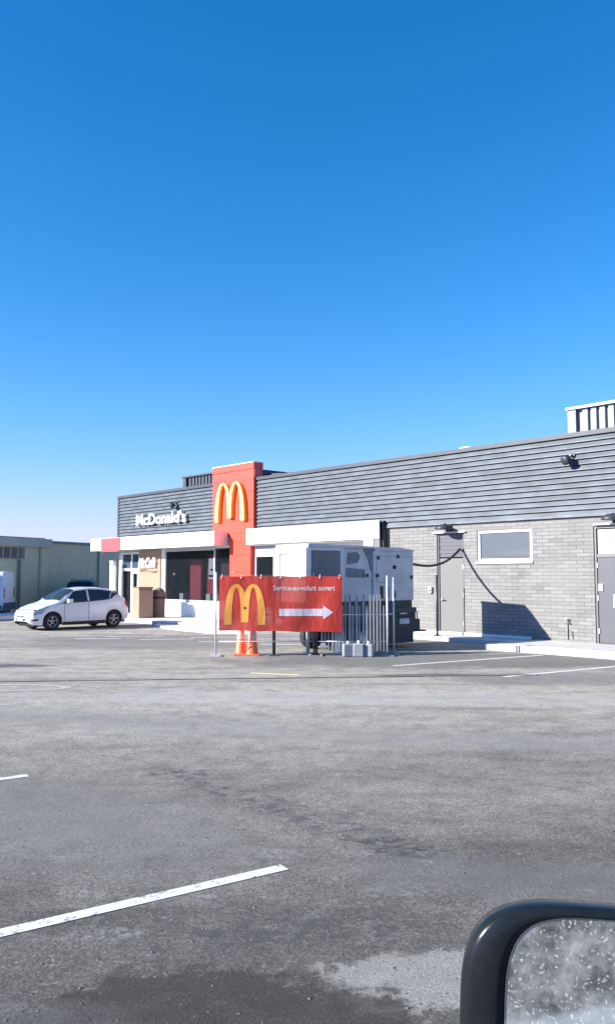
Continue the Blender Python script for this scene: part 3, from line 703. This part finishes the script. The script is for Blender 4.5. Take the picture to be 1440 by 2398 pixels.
# louvre section
m = MB(); m.box(.10, 1.02, -.004, .018, zb+.02, zt-.12)
lv = m.build('vent_grille', 'recess_grey', cano)
m = MB()
for k in range(16): z = zb+.06+k*.076; m.poly([(.14,-.006,z),(.98,-.006,z),(.98,-.022,z+.05),(.14,-.022,z+.05)])
m.build('vent_slats', 'screen_grey', cano)
m = MB(); m.box(.0,.10,-.02,.018,zb,zt-.045); m.box(1.02,1.12,-.02,.018,zb,zt-.045); m.box(.10,1.02,-.02,.018,zt-.12,zt-.045); m.build('vent_frame', 'gen_white', G, .008)
# exhaust cut-outs and curved guard
m = MB(); m.prism([(1.28,2.18),(1.62,2.22),(1.72,2.4),(1.6,2.5),(1.3,2.47)], .035, .049); m.prism([(1.25,1.86),(1.86,1.84),(1.86,2.06),(1.25,2.1)], .035, .049); m.build('recess', 'recess_grey', G)
m = MB(); m.prism([(1.82,zt-.05),(2.12,zt-.05),(2.12,1.95),(2.05,2.1),(1.98,2.32)], .02, .05); m.build('corner_gusset', 'screen_grey', G)
# service door with hinges and latches
gpart('service_door', 'gen_grey', 2.24, 3.5, -.022, -.001, 1.72, 2.40, G, .008)
for x, z in ((2.27,2.36),(2.97,2.40),(2.24,1.90),(3.46,1.86),(1.88,1.9)): gpart('hinge', 'black', x-.035, x+.035, -.05, -.023, z-.045, z+.045)
m = MB(); m.lathe([(0,-.03),(.05,-.03),(.055,0)], 14, 'y', (2.84,-.022,2.12)); m.build('latch', 'black', G)
for x in (2.36, 2.56, 2.8): gpart('control_slot', 'black', x, x+.09, -.02, -.002, 1.30, 1.62 if x < 2.7 else 1.5)
gpart('trim_strip', 'alu', 2.5, 2.7, -.03, -.001, 1.245, 1.285); gpart('trim_strip', 'alu', 3.05, 3.2, -.02, -.001, 1.4, 1.43)
# chassis
m = MB(); m.box(.0, L, .06, WD-.06, .80, zb-.004); m.box(2.2, L, .02, WD-.02, .12, .80); m.box(.05,2.2,.25,WD-.2,.5,.8); m.build('base_tank', 'gen_dark', G, .01)
m = MB(); m.box(.02, L+.10, -.0, .10, .92, 1.05); m.box(.02, L+.10, WD-.1, WD, .92, 1.05); m.build('chassis_rail', 'charcoal', G)
m = MB(); m.box(L, L+.12, .05, WD-.05, .55, 1.0); m.bar((L,.3,.55),(L+.8,WD/2,.5),.1); m.bar((L,WD-.3,.55),(L+.8,WD/2,.5),.1); m.box(L+.12,L+.42,.2,.9,.42,.72); m.box(L+.1,L+.62,.15,1.0,.38,.42); m.build('drawbar', 'gen_dark', G)
gpart('reflector', 'white_metal', 2.55, 2.85, -.006, -.001, .88, .91); gpart('reflector', 'white_metal', 3.05, 3.3, -.006, -.001, .88, .91)
gpart('sticker', 'gen_grey', 3.05, 3.4, .012, .019, .62, .76)
for x, y in ((1.05,.02),(1.75,.02),(1.05,WD-.24),(1.75,WD-.24)):
    m = MB(); m.lathe([(.14,0),(.31,.0),(.34,.04),(.34,.18),(.31,.22),(.14,.22)], 28, 'y', (x,y,.34)); wh = m.build('wheel', 'rubber', G)
    m = MB(); m.lathe([(0,.03),(.15,.03),(.16,.0),(.16,.2),(0,.2)], 20, 'y', (x,y,.34)); m.build('rim', 'alu', wh)
m = MB(); m.box(.65, 2.15, -.02, .28, .74, .79); m.build('fender', 'gen_dark', G)
m = MB(); m.tube([(.12,.15,.0),(.12,.15,.85)], .045); m.box(.0,.24,.03,.27,0,.03); m.build('jack_leg', 'galv', G)
# cable
hk = W(14.72, .10, 2.69); st = G.matrix_basis @ Vector((L-.02, .25, 2.22)); 
st = near_c + dl_.normalized()*(L+.02) + Vector((-dl_.normalized().y, dl_.normalized().x, 0))*.2 + Vector((0,0,2.24))
m = MB(); P = []
for k in range(25):
    f = k/24; p = st.lerp(hk, f); p.z -= .42*4*f*(1-f)*(.6+.4*f)*.8; P.append(p)
m.tube(P, .036, 8); q = [p.copy() for p in P]
tag(m.build('power_cable', 'black'), 'thick black cable sagging from the generator to a hook on the brick wall', 'cable')
s = wthing('wall_hook', 14.72, 0, 2.66, 'small dark hook on the brick holding the end of the black cable', 'hook')
m = MB(); m.tube([(0,-.002,.0),(0,-.12,.0),(0,-.14,.06)], .016); m.build('hook', 'dark_metal', s); m = MB(); m.box(-.04,.04,-.02,-.001,-.05,.05); m.build('plate', 'dark_metal', s)

# ------------------------------------------------------------------ fence, banner, cones
def fence(pa, pb, h, lab, bars, mats=('galv','dark_metal'), posts=()):
    pa = Vector(pa); pb = Vector(pb); d = pb-pa; Lf = d.length; s = empty('temporary_fence', (pa.x, pa.y, 0), lab, 'fence', 'temporary site fence panels', math.atan2(d.y, d.x))
    for k, x in enumerate((0, Lf)):
        m = MB(); m.tube([(x,0,.03),(x,0,h)], .026, 10); m.build('post', mats[k], s)
        m = MB(); m.box(x-.13, x+.13, -.2, .2, 0, .035); m.build('foot', 'plastic_grey' if k else 'galv', s)
    m = MB()
    for z in (.34, .97): m.tube([(.0,0,z),(Lf,0,z)], .011, 6)
    m.build('rail', 'galv', s)
    m = MB(); x = .1
    while x < Lf-.05:
        if bars == 'slats': m.box(x, x+random.choice([.03,.045,.06]), -.006, .006, .10, h-.45 if random.random() < .3 else h-.72); x += .082
        else: m.tube([(x,0,.34),(x,0,h-.06)], .0022, 4, cap=False); x += .055
    m.build('infill', 'plastic_grey' if bars == 'slats' else 'galv', s)
    return s
fence((-2.17,19.36), (.16,19.46), 1.98, 'metal fence panel holding the left half of the red banner', 'wire')
fence((.22,19.47), (1.90,19.44), 1.90, 'metal fence panel of upright grey slats right of the red banner', 'slats', ('dark_metal','galv'))
s = empty('fence_post', (2.06,19.55,0), 'pale upright fence post standing just right of the slatted panel', 'post')
m = MB(); m.tube([(0,0,0),(0,0,1.86)], .022, 10); m.build('post', 'galv', s); m = MB(); m.box(-.12,.12,-.14,.14,0,.03); m.build('foot', 'plastic_grey', s)
s = empty('fence_post', (-.80,19.50,0), 'dark fence stake visible below the middle of the red banner', 'post')
m = MB(); m.tube([(0,0,0),(0,0,1.6)], .04, 8); m.build('post', 'dark_metal', s); m = MB(); m.box(-.1,.1,-.1,.1,0,.03); m.build('foot', 'dark_metal', s)
# banner: one rippled sheet with its print just proud of it
Bn = empty('banner', (-2.09,19.30,0), 'red restaurant banner with yellow arches, white arrow and white wording hung on the fence', 'banner')
bw, b0, b1 = 2.91, .60, 1.895
def ripple(x, z): return .014*math.sin(x*3.1+z*1.3)+.010*math.sin(x*7.3-z*2)+.006*math.sin(z*9+x)
nx, nz = 60, 20; m = MB()
m.v = []
for j in range(nz+1):
    for i in range(nx+1):
        x = bw*i/nx; z = b0+(b1-b0)*j/nz
        sag = (-.016*math.sin(math.pi*((x/bw*4) % 1)) if j > nz//2 else .012*math.sin(math.pi*((x/bw*3) % 1)))*abs(2*j/nz-1)
        m.v.append((x, ripple(x, z), z+sag-.035*x/bw*(1-j/nz)*1.2))
for j in range(nz):
    for i in range(nx): m.f.append((j*(nx+1)+i, j*(nx+1)+i+1, (j+1)*(nx+1)+i+1, (j+1)*(nx+1)+i)); m.m.append(0); m.smooth.append(True)
m.build('sheet', 'banner', Bn, fix=False)
def drape(o, off=.006):
    me = o.data
    bm = bmesh.new(); bm.from_mesh(me)
    for v in bm.verts: v.co.y = ripple(v.co.x, v.co.z)-off
    bm.to_mesh(me); bm.free()
m = MB(); arches(m, .12, 1.10, .74, 1.70, -.01, -.01, 'banner_yellow', 'banner_yellow', foot=.105, midfoot=.06, thin=.09); o = m.build('arches_print', None, Bn, fix=False); drape(o)
leaf = [(0,1),(.12,.62),(.32,.75),(.26,.3),(.5,.52),(.56,.36),(.88,.38),(.76,.12),(.92,0),(.4,-.34),(.46,-.5),(.05,-.44),(.05,-.9)]
leaf = leaf+[(-x, z) for x, z in reversed(leaf[1:])]
m = MB(); m.poly([(.61+x*.048, 0, 1.13+z*.05) for x, z in leaf]); o = m.build('leaf_print', 'dark_red', Bn, fix=False); drape(o, .011)
ax0, ax1, az = 1.42, 2.70, 1.03
m = MB(); k = 14
for i in range(k):
    a = ax0+(2.46-ax0)*i/k; b = ax0+(2.46-ax0)*(i+1)/k; m.poly([(a,0,az-.085),(b,0,az-.085),(b,0,az+.085),(a,0,az+.085)])
m.poly([(2.46,0,az-.16),(ax1,0,az),(2.46,0,az+.16)]); o = m.build('arrow_print', 'banner_white', Bn, fix=False); drape(o)
o = text_mesh('wording_print', 'Service-au-volant ouvert', 1.46, .125, .0, 'white_text', Bn, (0, 0, 0), bold=.02, rot=(0,0,0))
for v in o.data.vertices: v.co = Vector((v.co.x+1.28, 0, v.co.y+1.545))
drape(o)
for q in range(7):
    x = .06+q*(bw-.12)/6; m = MB(); m.tube([(x,.02,b1-.05),(x,-.01,b1-.03),(x,.05,b1+.03),(x,.07,b1-.0)], .006, 6); m.build('tie', 'white_text', Bn)
    m = MB(); m.lathe([(.009,-.012),(.02,-.012),(.02,-.004)], 12, 'y', (x, ripple(x, b1-.05), b1-.05)); m.build('eyelet', 'galv', Bn)
# cones
def cone(x, y, h, r, lab, mat='orange', group=None):
    s = empty('traffic_cone', (x,y,0), lab, 'cone', group)
    m = MB(); m.lathe([(r*.98,.03),(r*.92,.05),(r*.26,h),(r*.2,h+.01),(0,h+.01)], 22); m.build('cone_body', mat, s)
    m = MB(); m.box(-r*1.12,r*1.12,-r*1.12,r*1.12,0,.035); m.build('base', mat, s, .01)
    f = lambda z: r*.92+(r*.26-r*.92)*(z-.05)/(h-.05)+.003
    
    for q0, q1 in ((.42,.60),(.72,.82)): m = MB(); m.lathe([(f(h*q0), h*q0),(f(h*q1), h*q1)], 22); m.build('reflective_band', 'cone_band', s)
M['cone_band'] = plain('cone_band', (.80,.42,.30), .5)
M['cone_or'] = plain('cone_or', (.82,.17,.07), .5, vary=.08)
cone(-1.60, 19.75, .92, .15, 'orange traffic cone standing below the banner arches, the left one of the two', 'cone_or', 'orange cones under the banner')
cone(-1.33, 19.60, .95, .17, 'orange traffic cone standing below the banner arches, the right one of the two', 'cone_or', 'orange cones under the banner')
cone(.78, 19.9, .34, .13, 'small white cone on the asphalt beneath the right end of the banner', 'white_metal')
def jug(x, y, s_, lab):
    s = empty('plastic_jug', (x,y,0), lab, 'jug', 'grey plastic jugs along the slatted fence', random.uniform(-.5,.5))
    m = MB(); m.box(-.10*s_,.10*s_,-.09,.09,0,.24*s_); m.build('body', 'plastic_grey', s, .03)
    m = MB(); m.lathe([(.03,.24*s_),(.03,.29*s_),(0,.29*s_)], 10); m.build('cap', 'white_metal', s)
jug(.95, 19.25, 1.25, 'grey plastic jug nearest the banner, first of the row at the slatted fence')
jug(1.20, 19.22, 1.3, 'second grey plastic jug from the banner at the foot of the slatted fence')
jug(1.43, 19.24, 1.25, 'grey plastic jug farthest from the banner at the foot of the slatted fence')

# ------------------------------------------------------------------ vehicles
def lerp(a, b, f): return a+(b-a)*f
def vehicle(name, loc, rz, label, keys, wheels, wr, paintm, glass, extras, arch=.05, scale=1.0, cat='car'):
    V = empty(name, loc, label, cat, None, rz); V.scale = (scale,)*3
    L = keys[-1][0]
    def key(x):
        for a, b in zip(keys, keys[1:]):
            if x <= b[0]+1e-9:
                f = (x-a[0])/(b[0]-a[0]); f2 = f*f*(3-2*f)*.35+f*.65
                return [lerp(p, q, f2) for p, q in zip(a, b)]
        return list(keys[-1])
    def section(x):
        _, w, wb, zbot, zbelt, wr_, zre, zc = key(x)
        for c in wheels:
            d = abs(x-c); Rr = wr+arch
            if d < Rr: zbot = max(zbot, wr+math.sqrt(Rr*Rr-d*d)*1.0)
        zbot = min(zbot, zbelt-.08)
        return [(w*.96, zbot), (w*1.0, lerp(zbot, zbelt, .3)), (w*1.0, lerp(zbot, zbelt, .62)), (wb, zbelt), (lerp(wb, wr_, .5)+.012, lerp(zbelt, zre, .5)), (wr_, zre), (wr_*.8, lerp(zre, zc, .6)), (wr_*.45, lerp(zre, zc, .92)), (0, zc)]
    def Pt(x, v, side, off=0):
        s = section(x); i = min(int(v), len(s)-2); f = v-i
        y, z = lerp(s[i][0], s[i+1][0], f), lerp(s[i][1], s[i+1][1], f)
        return Vector((x, side*(y+off), z+(off if v > 5 else 0)))
    xs = sorted({0, L, *[k[0] for k in keys], *[L*i/70 for i in range(71)], *[c+s*(wr+arch)*f for c in wheels for s in (-1,1) for f in (1,.97,.88,.7,.45,.2,0)]})
    m = MB(); n = 9
    for x in xs:
        s = section(x)
        for side in (1,):
            row = [(x, y, z) for y, z in s]+[(x, -y, z) for y, z in reversed(s[:-1])]
        m.v += row
    rw = 2*n-1
    for i in range(len(xs)-1):
        for j in range(rw-1): m.f.append((i*rw+j, (i+1)*rw+j, (i+1)*rw+j+1, i*rw+j+1)); m.m.append(0); m.smooth.append(True)
    m.f.append(tuple(range(rw))); m.m.append(0); m.smooth.append(False)
    m.f.append(tuple((len(xs)-1)*rw+j for j in reversed(range(rw)))); m.m.append(0); m.smooth.append(False)
    body = m.build('body', paintm, V)
    def patch(nm, mat, pts, side, parent=V, off=.008, nu=10, nv=4):      # pts: x-range as function of v
        v0, v1, fx0, fx1 = pts; m = MB()
        for j in range(nv+1):
            v = lerp(v0, v1, j/nv); a, b = fx0(j/nv), fx1(j/nv)
            for i in range(nu+1): m.v.append(tuple(Pt(lerp(a, b, i/nu), v, side, off)))
        for j in range(nv):
            for i in range(nu): m.f.append((j*(nu+1)+i, j*(nu+1)+i+1, (j+1)*(nu+1)+i+1, (j+1)*(nu+1)+i)); m.m.append(0); m.smooth.append(True)
        return m.build(nm, mat, parent, fix=False)
    m = MB(); m.box(.18, L-.15, -keys[4][1]*.84, keys[4][1]*.84, .2, .78); m.build('underbody', 'black', V)
    for c in wheels:
        for side in (1, -1):
            yo = side*(keys[4][1]-.02); 
            wth = [(wr*.62,0),(wr*.94,0),(wr,.03),(wr,.17),(wr*.94,.2),(wr*.62,.2)]
            m = MB(); m.lathe([(r, -side*h) for r, h in wth], 30, 'y', (c, yo, wr)); wh = m.build('wheel', 'rubber', V)
            m = MB(); m.lathe([(wr*.64,-side*.005),(wr*.58,-side*.02),(wr*.58,-side*.12),(0,-side*.12)], 24, 'y', (c, yo, wr), 'black')
            for k in range(5):
                a = k*1.2566+.3; p0 = (c+math.cos(a)*wr*.08, yo-side*.035, wr+math.sin(a)*wr*.08); p1 = (c+math.cos(a)*wr*.60, yo-side*.02, wr+math.sin(a)*wr*.60)
                m.bar(p0, p1, .06, .03, 'chrome')
            m.lathe([(wr*.66,-side*.0),(wr*.56,-side*.012)], 24, 'y', (c, yo, wr), 'chrome'); m.lathe([(0,-side*.015),(wr*.16,-side*.015),(wr*.16,-side*.06)], 14, 'y', (c, yo, wr), 'chrome')
            m.build('rim', None, wh)
    extras(V, patch, Pt, body); return V
k = lambda *a: a
ev_keys = [k(0,.50,.46,.34,.52,.42,.56,.57), k(.05,.66,.62,.26,.60,.56,.64,.655), k(.16,.76,.73,.22,.70,.68,.735,.755), k(.34,.82,.79,.20,.79,.74,.83,.86), k(.62,.865,.83,.20,.88,.78,.925,.97),
           k(.98,.88,.85,.19,.955,.80,1.01,1.07), k(1.08,.88,.855,.19,.97,.77,1.06,1.14), k(1.5,.885,.86,.18,1.00,.68,1.33,1.40), k(1.85,.885,.86,.18,1.02,.63,1.48,1.55), k(2.35,.885,.86,.18,1.045,.615,1.53,1.60),
           k(2.9,.885,.855,.18,1.08,.60,1.515,1.59), k(3.4,.88,.845,.20,1.14,.58,1.45,1.535), k(3.75,.87,.82,.24,1.20,.56,1.37,1.46), k(3.98,.84,.79,.32,1.12,.60,1.18,1.22), k(4.10,.80,.76,.36,.95,.66,1.0,1.02), k(4.17,.72,.68,.42,.80,.6,.84,.86)]
def ev_extras(V, patch, Pt, body):
    for sd in (-1, 1):
        patch('side_window', 'car_glass', (3.12, 4.9, lambda f: lerp(1.20,1.72,f), lambda f: lerp(2.28,2.30,f)), sd)
        patch('side_window', 'car_glass', (3.12, 4.9, lambda f: lerp(2.36,2.38,f), lambda f: lerp(3.22,3.42,f)), sd)
        patch('window_trim', 'black', (3.0, 3.12, lambda f: 1.0, lambda f: 3.3), sd)
        patch('quarter_trim', 'black', (3.0, 4.6, lambda f: lerp(3.24,3.44,f), lambda f: lerp(3.30,3.78,f)), sd)
        patch('headlight', 'head_lamp', (2.25, 3.1, lambda f: .14, lambda f: lerp(.42,.78,f)), sd)
        patch('fog_lamp_recess', 'black', (1.0, 1.4, lambda f: .08, lambda f: .30), sd)
        patch('sill_trim', 'black', (.0, .5, lambda f: 1.24, lambda f: 3.06), sd)
        patch('tail_light', 'tail_lamp', (2.2, 2.95, lambda f: 3.96, lambda f: 4.13), sd)
        patch('door_seam', 'black', (.4, 3.0, lambda f: 1.30, lambda f: 1.312), sd, nu=1, nv=8); patch('door_seam', 'black', (.4, 3.0, lambda f: 2.31, lambda f: 2.322), sd, nu=1, nv=8)
        patch('wheel_arch_fringe', 'black', (0, .1, lambda f: .47, lambda f: 1.23), sd, nu=24, nv=1); patch('wheel_arch_fringe', 'black', (0, .1, lambda f: 3.07, lambda f: 3.83), sd, nu=24, nv=1)  # narrow black band round each wheel arch
        m = MB(); p = Pt(1.42, 3.1, sd); m.box(p.x-.03, p.x+.12, min(p.y, p.y+sd*.10), max(p.y, p.y+sd*.10), p.z+.0, p.z+.03, 'black'); m.box(p.x-.06, p.x+.12, min(p.y+sd*.08, p.y+sd*.26), max(p.y+sd*.08, p.y+sd*.26), p.z+.01, p.z+.15, 'paint_car'); m.build('wing_mirror', None, V, .02)
        m = MB(); p = Pt(2.18, 2.75, sd); m.bar((p.x-.09,p.y+sd*.02,p.z),(p.x+.09,p.y+sd*.02,p.z),.03); m.build('handle', 'paint_car', V)
    for sd in (-1, 1): patch('windshield', 'car_glass', (5.05, 8, lambda f: lerp(1.14,1.02,f), lambda f: lerp(1.80,1.80,f)), sd, nv=6)
    for sd in (-1, 1): patch('rear_window', 'car_glass', (5.1, 8, lambda f: 3.66, lambda f: 3.93), sd)
    for sd in (-1, 1): patch('rear_spoiler', 'black', (4.7, 5.4, lambda f: 3.6, lambda f: 3.78), sd)
    m = MB(); m.box(-.012,.02,-.36,.36,.35,.455); m.build('lower_grille', 'charcoal', V, .02)
    m = MB(); m.box(-.010,.06,-.33,.33,.485,.545); m.build('grille', 'charcoal', V, .02)
    m = MB(); m.box(-.024,-.013,-.22,.22,.365,.44); m.build('license_plate', 'white_metal', V)
    m = MB(); m.box(-.03,-.013,-.09,.09,.495,.535); m.build('badge', 'chrome', V)
    m = MB(); m.box(.22,.6,-.62,.62,.15,.22); m.build('air_dam', 'black', V)
h = Vector((-.71,-.70)); rz = math.atan2(-h.y, -h.x)
EVs = vehicle('electric_car', (-9.95,28.35,0), rz, 'white compact hatchback parked side on at the left before the entrance', ev_keys, (.85,3.45), .325, 'paint_car', None, ev_extras, scale=.93)
suv_keys = [k(0,.55,.5,.4,.75,.5,.8,.82), k(.12,.80,.76,.34,.95,.72,1.0,1.03), k(.4,.90,.87,.30,1.05,.82,1.10,1.13), k(.9,.93,.9,.28,1.12,.85,1.17,1.2), k(1.15,.94,.9,.28,1.15,.83,1.22,1.26), k(1.75,.94,.9,.28,1.17,.74,1.72,1.80), k(2.3,.94,.9,.28,1.18,.72,1.84,1.93), k(3.6,.94,.9,.28,1.2,.71,1.84,1.93), k(4.4,.93,.89,.3,1.2,.70,1.78,1.86), k(4.65,.91,.87,.36,1.15,.76,1.3,1.33), k(4.75,.85,.8,.45,.9,.7,.95,.97)]
def suv_extras(V, patch, Pt, body):
    for sd in (-1, 1):
        patch('side_window', 'car_glass', (3.1, 4.9, lambda f: lerp(1.3,1.75,f), lambda f: 4.2), sd); patch('windshield', 'car_glass', (5.05, 8, lambda f: 1.22, lambda f: 1.8), sd)
        patch('headlight', 'head_lamp', (2.2, 3.0, lambda f: .12, lambda f: .5), sd)
        m = MB(); m.box(1.9,3.9,sd*.60-.02,sd*.60+.02,1.93,1.97); m.build('roof_rail', 'charcoal', V)
vehicle('dark_car', (-12.0,42.5,0), R(100), 'dark car parked behind the white hatchback, only its roof showing', suv_keys, (.9,3.8), .36, 'paint_dark', None, suv_extras, scale=.88)
van_keys = [k(0,.6,.55,.4,.95,.55,1.0,1.02), k(.12,.86,.82,.36,1.1,.78,1.15,1.18), k(.5,.95,.92,.34,1.25,.86,1.3,1.35), k(.75,.97,.94,.34,1.3,.85,1.45,1.5), k(1.4,.98,.95,.34,1.34,.80,2.1,2.2), k(1.9,.98,.96,.34,1.34,.82,2.35,2.45), k(2.3,.98,.96,.34,1.36,.84,2.42,2.5), k(5.0,.98,.96,.34,1.36,.84,2.42,2.5), k(5.1,.96,.94,.4,1.36,.82,2.38,2.45)]
M['van_paint'] = plain('van_paint', (.55,.62,.70), .35, vary=.04, coat=.4)
def van_extras(V, patch, Pt, body):
    for sd in (-1, 1):
        patch('windshield', 'car_glass', (5.1, 8, lambda f: .8, lambda f: 1.75), sd); patch('side_window', 'car_glass', (3.2, 4.8, lambda f: lerp(1.1,1.5,f), lambda f: 2.1), sd)
        patch('lower_trim', 'charcoal', (0, .9, lambda f: .5, lambda f: 5.05), sd, nu=30)
        patch('blue_mark', 'blue_mark', (3.7, 4.5, lambda f: 4.1, lambda f: 4.85), sd)
        patch('headlight', 'head_lamp', (2.2, 3.0, lambda f: .12, lambda f: .5), sd)
    m = MB(); m.box(5.08,5.2,-.95,.95,.35,.75); m.build('rear_bumper', 'charcoal', V)
    for y in (-.93,.85): m = MB(); m.box(5.1,5.13,y,y+.08,1.0,1.6); m.build('tail_light', 'tail_lamp', V)
vehicle('delivery_van', (-18.35,38.2,0), R(3), 'pale delivery van cut by the left edge of the photo', van_keys, (.95,4.1), .36, 'van_paint', None, van_extras, scale=.84, cat='van')

# ------------------------------------------------------------------ olive warehouses behind
a0 = Vector((-15.9,42.0)); a1 = Vector((-11.3,51.0)); dd = (a1-a0).normalized()
ww = math.atan2(dd.y, dd.x)
WA = empty('warehouse', (*(a0-dd*16), 0), 'olive green warehouse with a high window band and roller doors at the far left', 'building', None, ww)
sA = 16+3.35
m = MB(); m.box(0, sA, 0, 14, 0, 3.62); m.build('wall', 'olive', WA)
m = MB(); m.box(-.2, sA+.1, -.22, 14.2, 3.45, 3.9); m.build('roof_fascia', 'olive_light', WA)
m = MB(); m.box(-.1, sA, .2, 14, 3.9, 3.97); m.build('roof', 'olive_dark', WA)
for i in range(9):
    x = sA-2.1-i*.5
    m = MB(); m.box(x, x+.38, -.04, -.004, 2.80, 3.38); w_ = m.build('window', 'grey_glass', WA)
    m = MB(); m.box(x+.17, x+.2, -.06, -.041, 2.80, 3.38); m.build('mullion', 'olive_dark', w_)
for x in (sA-2.2-3.6, sA-2.2-8):
    m = MB()
    for r_ in range(9): m.box(x, x+3.5, -.07+.012*(r_ % 2), -.004, .05+r_*.29, .05+r_*.29+.275)
    m.build('roller_door', 'olive_door', WA)
m = MB(); m.box(sA-2.15, sA-2.0, -.1, -.004, 0, 2.75); m.box(sA-6.0, sA-5.85, -.1, -.004, 0, 2.75); m.build('pilaster', 'olive_dark', WA)
m = MB(); m.tube([(sA-.6,-.06,0),(sA-.6,-.06,3.4)], .05); m.build('downpipe', 'olive_light', WA)
WB = empty('warehouse', (*(a0+dd*3.5), 0), 'plain dull olive warehouse wall between the window band building and the restaurant', 'building', None, ww)
m = MB(); m.box(0, 22, .3, 14, 0, 3.78); m.build('wall', 'olive', WB)
m = MB(); m.box(-.05, 22.1, .22, 14.1, 3.70, 3.84); m.build('roof_edge', 'olive_dark', WB)
m = MB(); m.box(4.2, 4.32, .24, .296, 0, 3.6); m.box(8.4, 8.52, .24, .296, 0, 3.6); m.build('panel_joint', 'olive_dark', WB)

# ------------------------------------------------------------------ own wing mirror
c0 = Vector((.302, .86, 1.42))
MR = empty('side_mirror', c0, 'black wing mirror with dirty speckled glass at the bottom right', 'car mirror', None, 0)
MR.rotation_euler = (R(-4), R(2.0), R(-6))
hw, hh = .145, .135
def ring(w, h, cx, cz, y, ex=5.0, n=64):
    P = []
    for i in range(n):
        a = 2*math.pi*i/n; ca, sa = math.cos(a), math.sin(a)
        P.append((cx+w*math.copysign(abs(ca)**(2/ex), ca), y, cz+h*math.copysign(abs(sa)**(2/ex), sa)))
    return P
def loft(rings, mat, name, parent, cap=None):
    m = MB(); n = len(rings[0])
    for r_ in rings: m.v += r_
    for k_ in range(len(rings)-1):
        for j in range(n): m.f.append((k_*n+j, k_*n+(j+1) % n, (k_+1)*n+(j+1) % n, (k_+1)*n+j)); m.m.append(0); m.smooth.append(True)
    if cap is not None: m.f.append(tuple((cap if cap >= 0 else len(rings)-1)*n+j for j in range(n))); m.m.append(0); m.smooth.append(False)
    return m.build(name, mat, parent)
loft([ring(hw-.026, hh-.009, .018, -.001, .004, 4.2), ring(hw-.024, hh-.008, .017, -.001, -.002, 4.2), ring(hw-.020, hh-.006, .013, -.001, -.004, 4.1), ring(hw-.006, hh-.002, .003, 0, -.002, 4), ring(hw, hh, 0, 0, .006, 3.8), ring(hw-.001, hh-.001, 0, 0, .03, 3.7),
      ring(hw*.93, hh*.93, 0, 0, .06, 3.2), ring(hw*.78, hh*.8, 0, 0, .085, 3), ring(hw*.4, hh*.4, 0, 0, .10, 2.5)], 'mirror_black', 'housing', MR, -1)
m = MB(); P = ring(hw-.0255, hh-.0085, .018, -.001, .000, 4.2); m.v = P; m.f = [tuple(range(len(P)))]; m.m = [0]; m.smooth = [False]
o = m.build('mirror_glass', 'mirror', MR, fix=False)
if o.data.polygons[0].normal.y > 0: o.data.flip_normals()
m = MB(); m.bar((.10,.05,-.09),(.30,.06,-.14),.06,.09); m.build('bracket', 'mirror_black', MR, .01)

# ------------------------------------------------------------------ light, sky, camera
sun_dir = Vector((math.cos(R(15.0)), math.sin(R(15.0)), 0)); EL = R(24.5)
Ld = Vector((sun_dir.x*math.cos(EL), sun_dir.y*math.cos(EL), -math.sin(EL)))
sl = bpy.data.lights.new('sun', 'SUN'); sl.energy = 4.6; sl.angle = R(.5); sl.color = (1,.94,.85)
so_ = bpy.data.objects.new('sun', sl); C.objects.link(so_); so_.rotation_euler = Ld.to_track_quat('-Z', 'Y').to_euler()
wd = bpy.data.worlds.new('World'); S.world = wd; wd.use_nodes = True; nt = wd.node_tree
sky = nt.nodes.new('ShaderNodeTexSky'); sky.sky_type = 'NISHITA'; sky.sun_disc = False; sky.sun_elevation = EL
to = -Ld; sky.sun_rotation = math.atan2(to.x, to.y); sky.air_density = 1.0; sky.dust_density = .05; sky.ozone_density = 4.0
hs = N(nt, 'ShaderNodeHueSaturation', ins={'Hue': .502, 'Saturation': 1.31, 'Value': 1.0, 'Color': sky.outputs[0]})
sc_ = N(nt, 'ShaderNodeSeparateColor', ins={0: hs.outputs[0]}); cc_ = nt.nodes.new('ShaderNodeCombineColor')
for i in range(3):                                   # soft shoulder: hazy horizon does not burn out
    if i == 2: nt.links.new(sc_.outputs[2], cc_.inputs[2]); continue
    q = mth(nt, 'POWER', mth(nt, 'DIVIDE', sc_.outputs[i], 3.75), 3.0)
    nt.links.new(mth(nt, 'DIVIDE', sc_.outputs[i], mth(nt, 'POWER', mth(nt, 'ADD', q, 1.0), .3333)), cc_.inputs[i])
nt.links.new(cc_.outputs[0], nt.nodes['Background'].inputs[0]); nt.nodes['Background'].inputs[1].default_value = .098
cam = bpy.data.cameras.new('camera'); co = bpy.data.objects.new('camera', cam); C.objects.link(co); S.camera = co
cam.sensor_fit = 'HORIZONTAL'; cam.sensor_width = 36; cam.lens = 36*1900/1440; cam.clip_start = .05; cam.clip_end = 2000
co.location = (0,0,1.9); co.rotation_euler = (math.pi/2+math.atan(149/1900), 0, 0)
S.view_settings.view_transform = 'Standard'; S.view_settings.look = 'None'; S.view_settings.gamma = 1; S.view_settings.exposure = 1.3
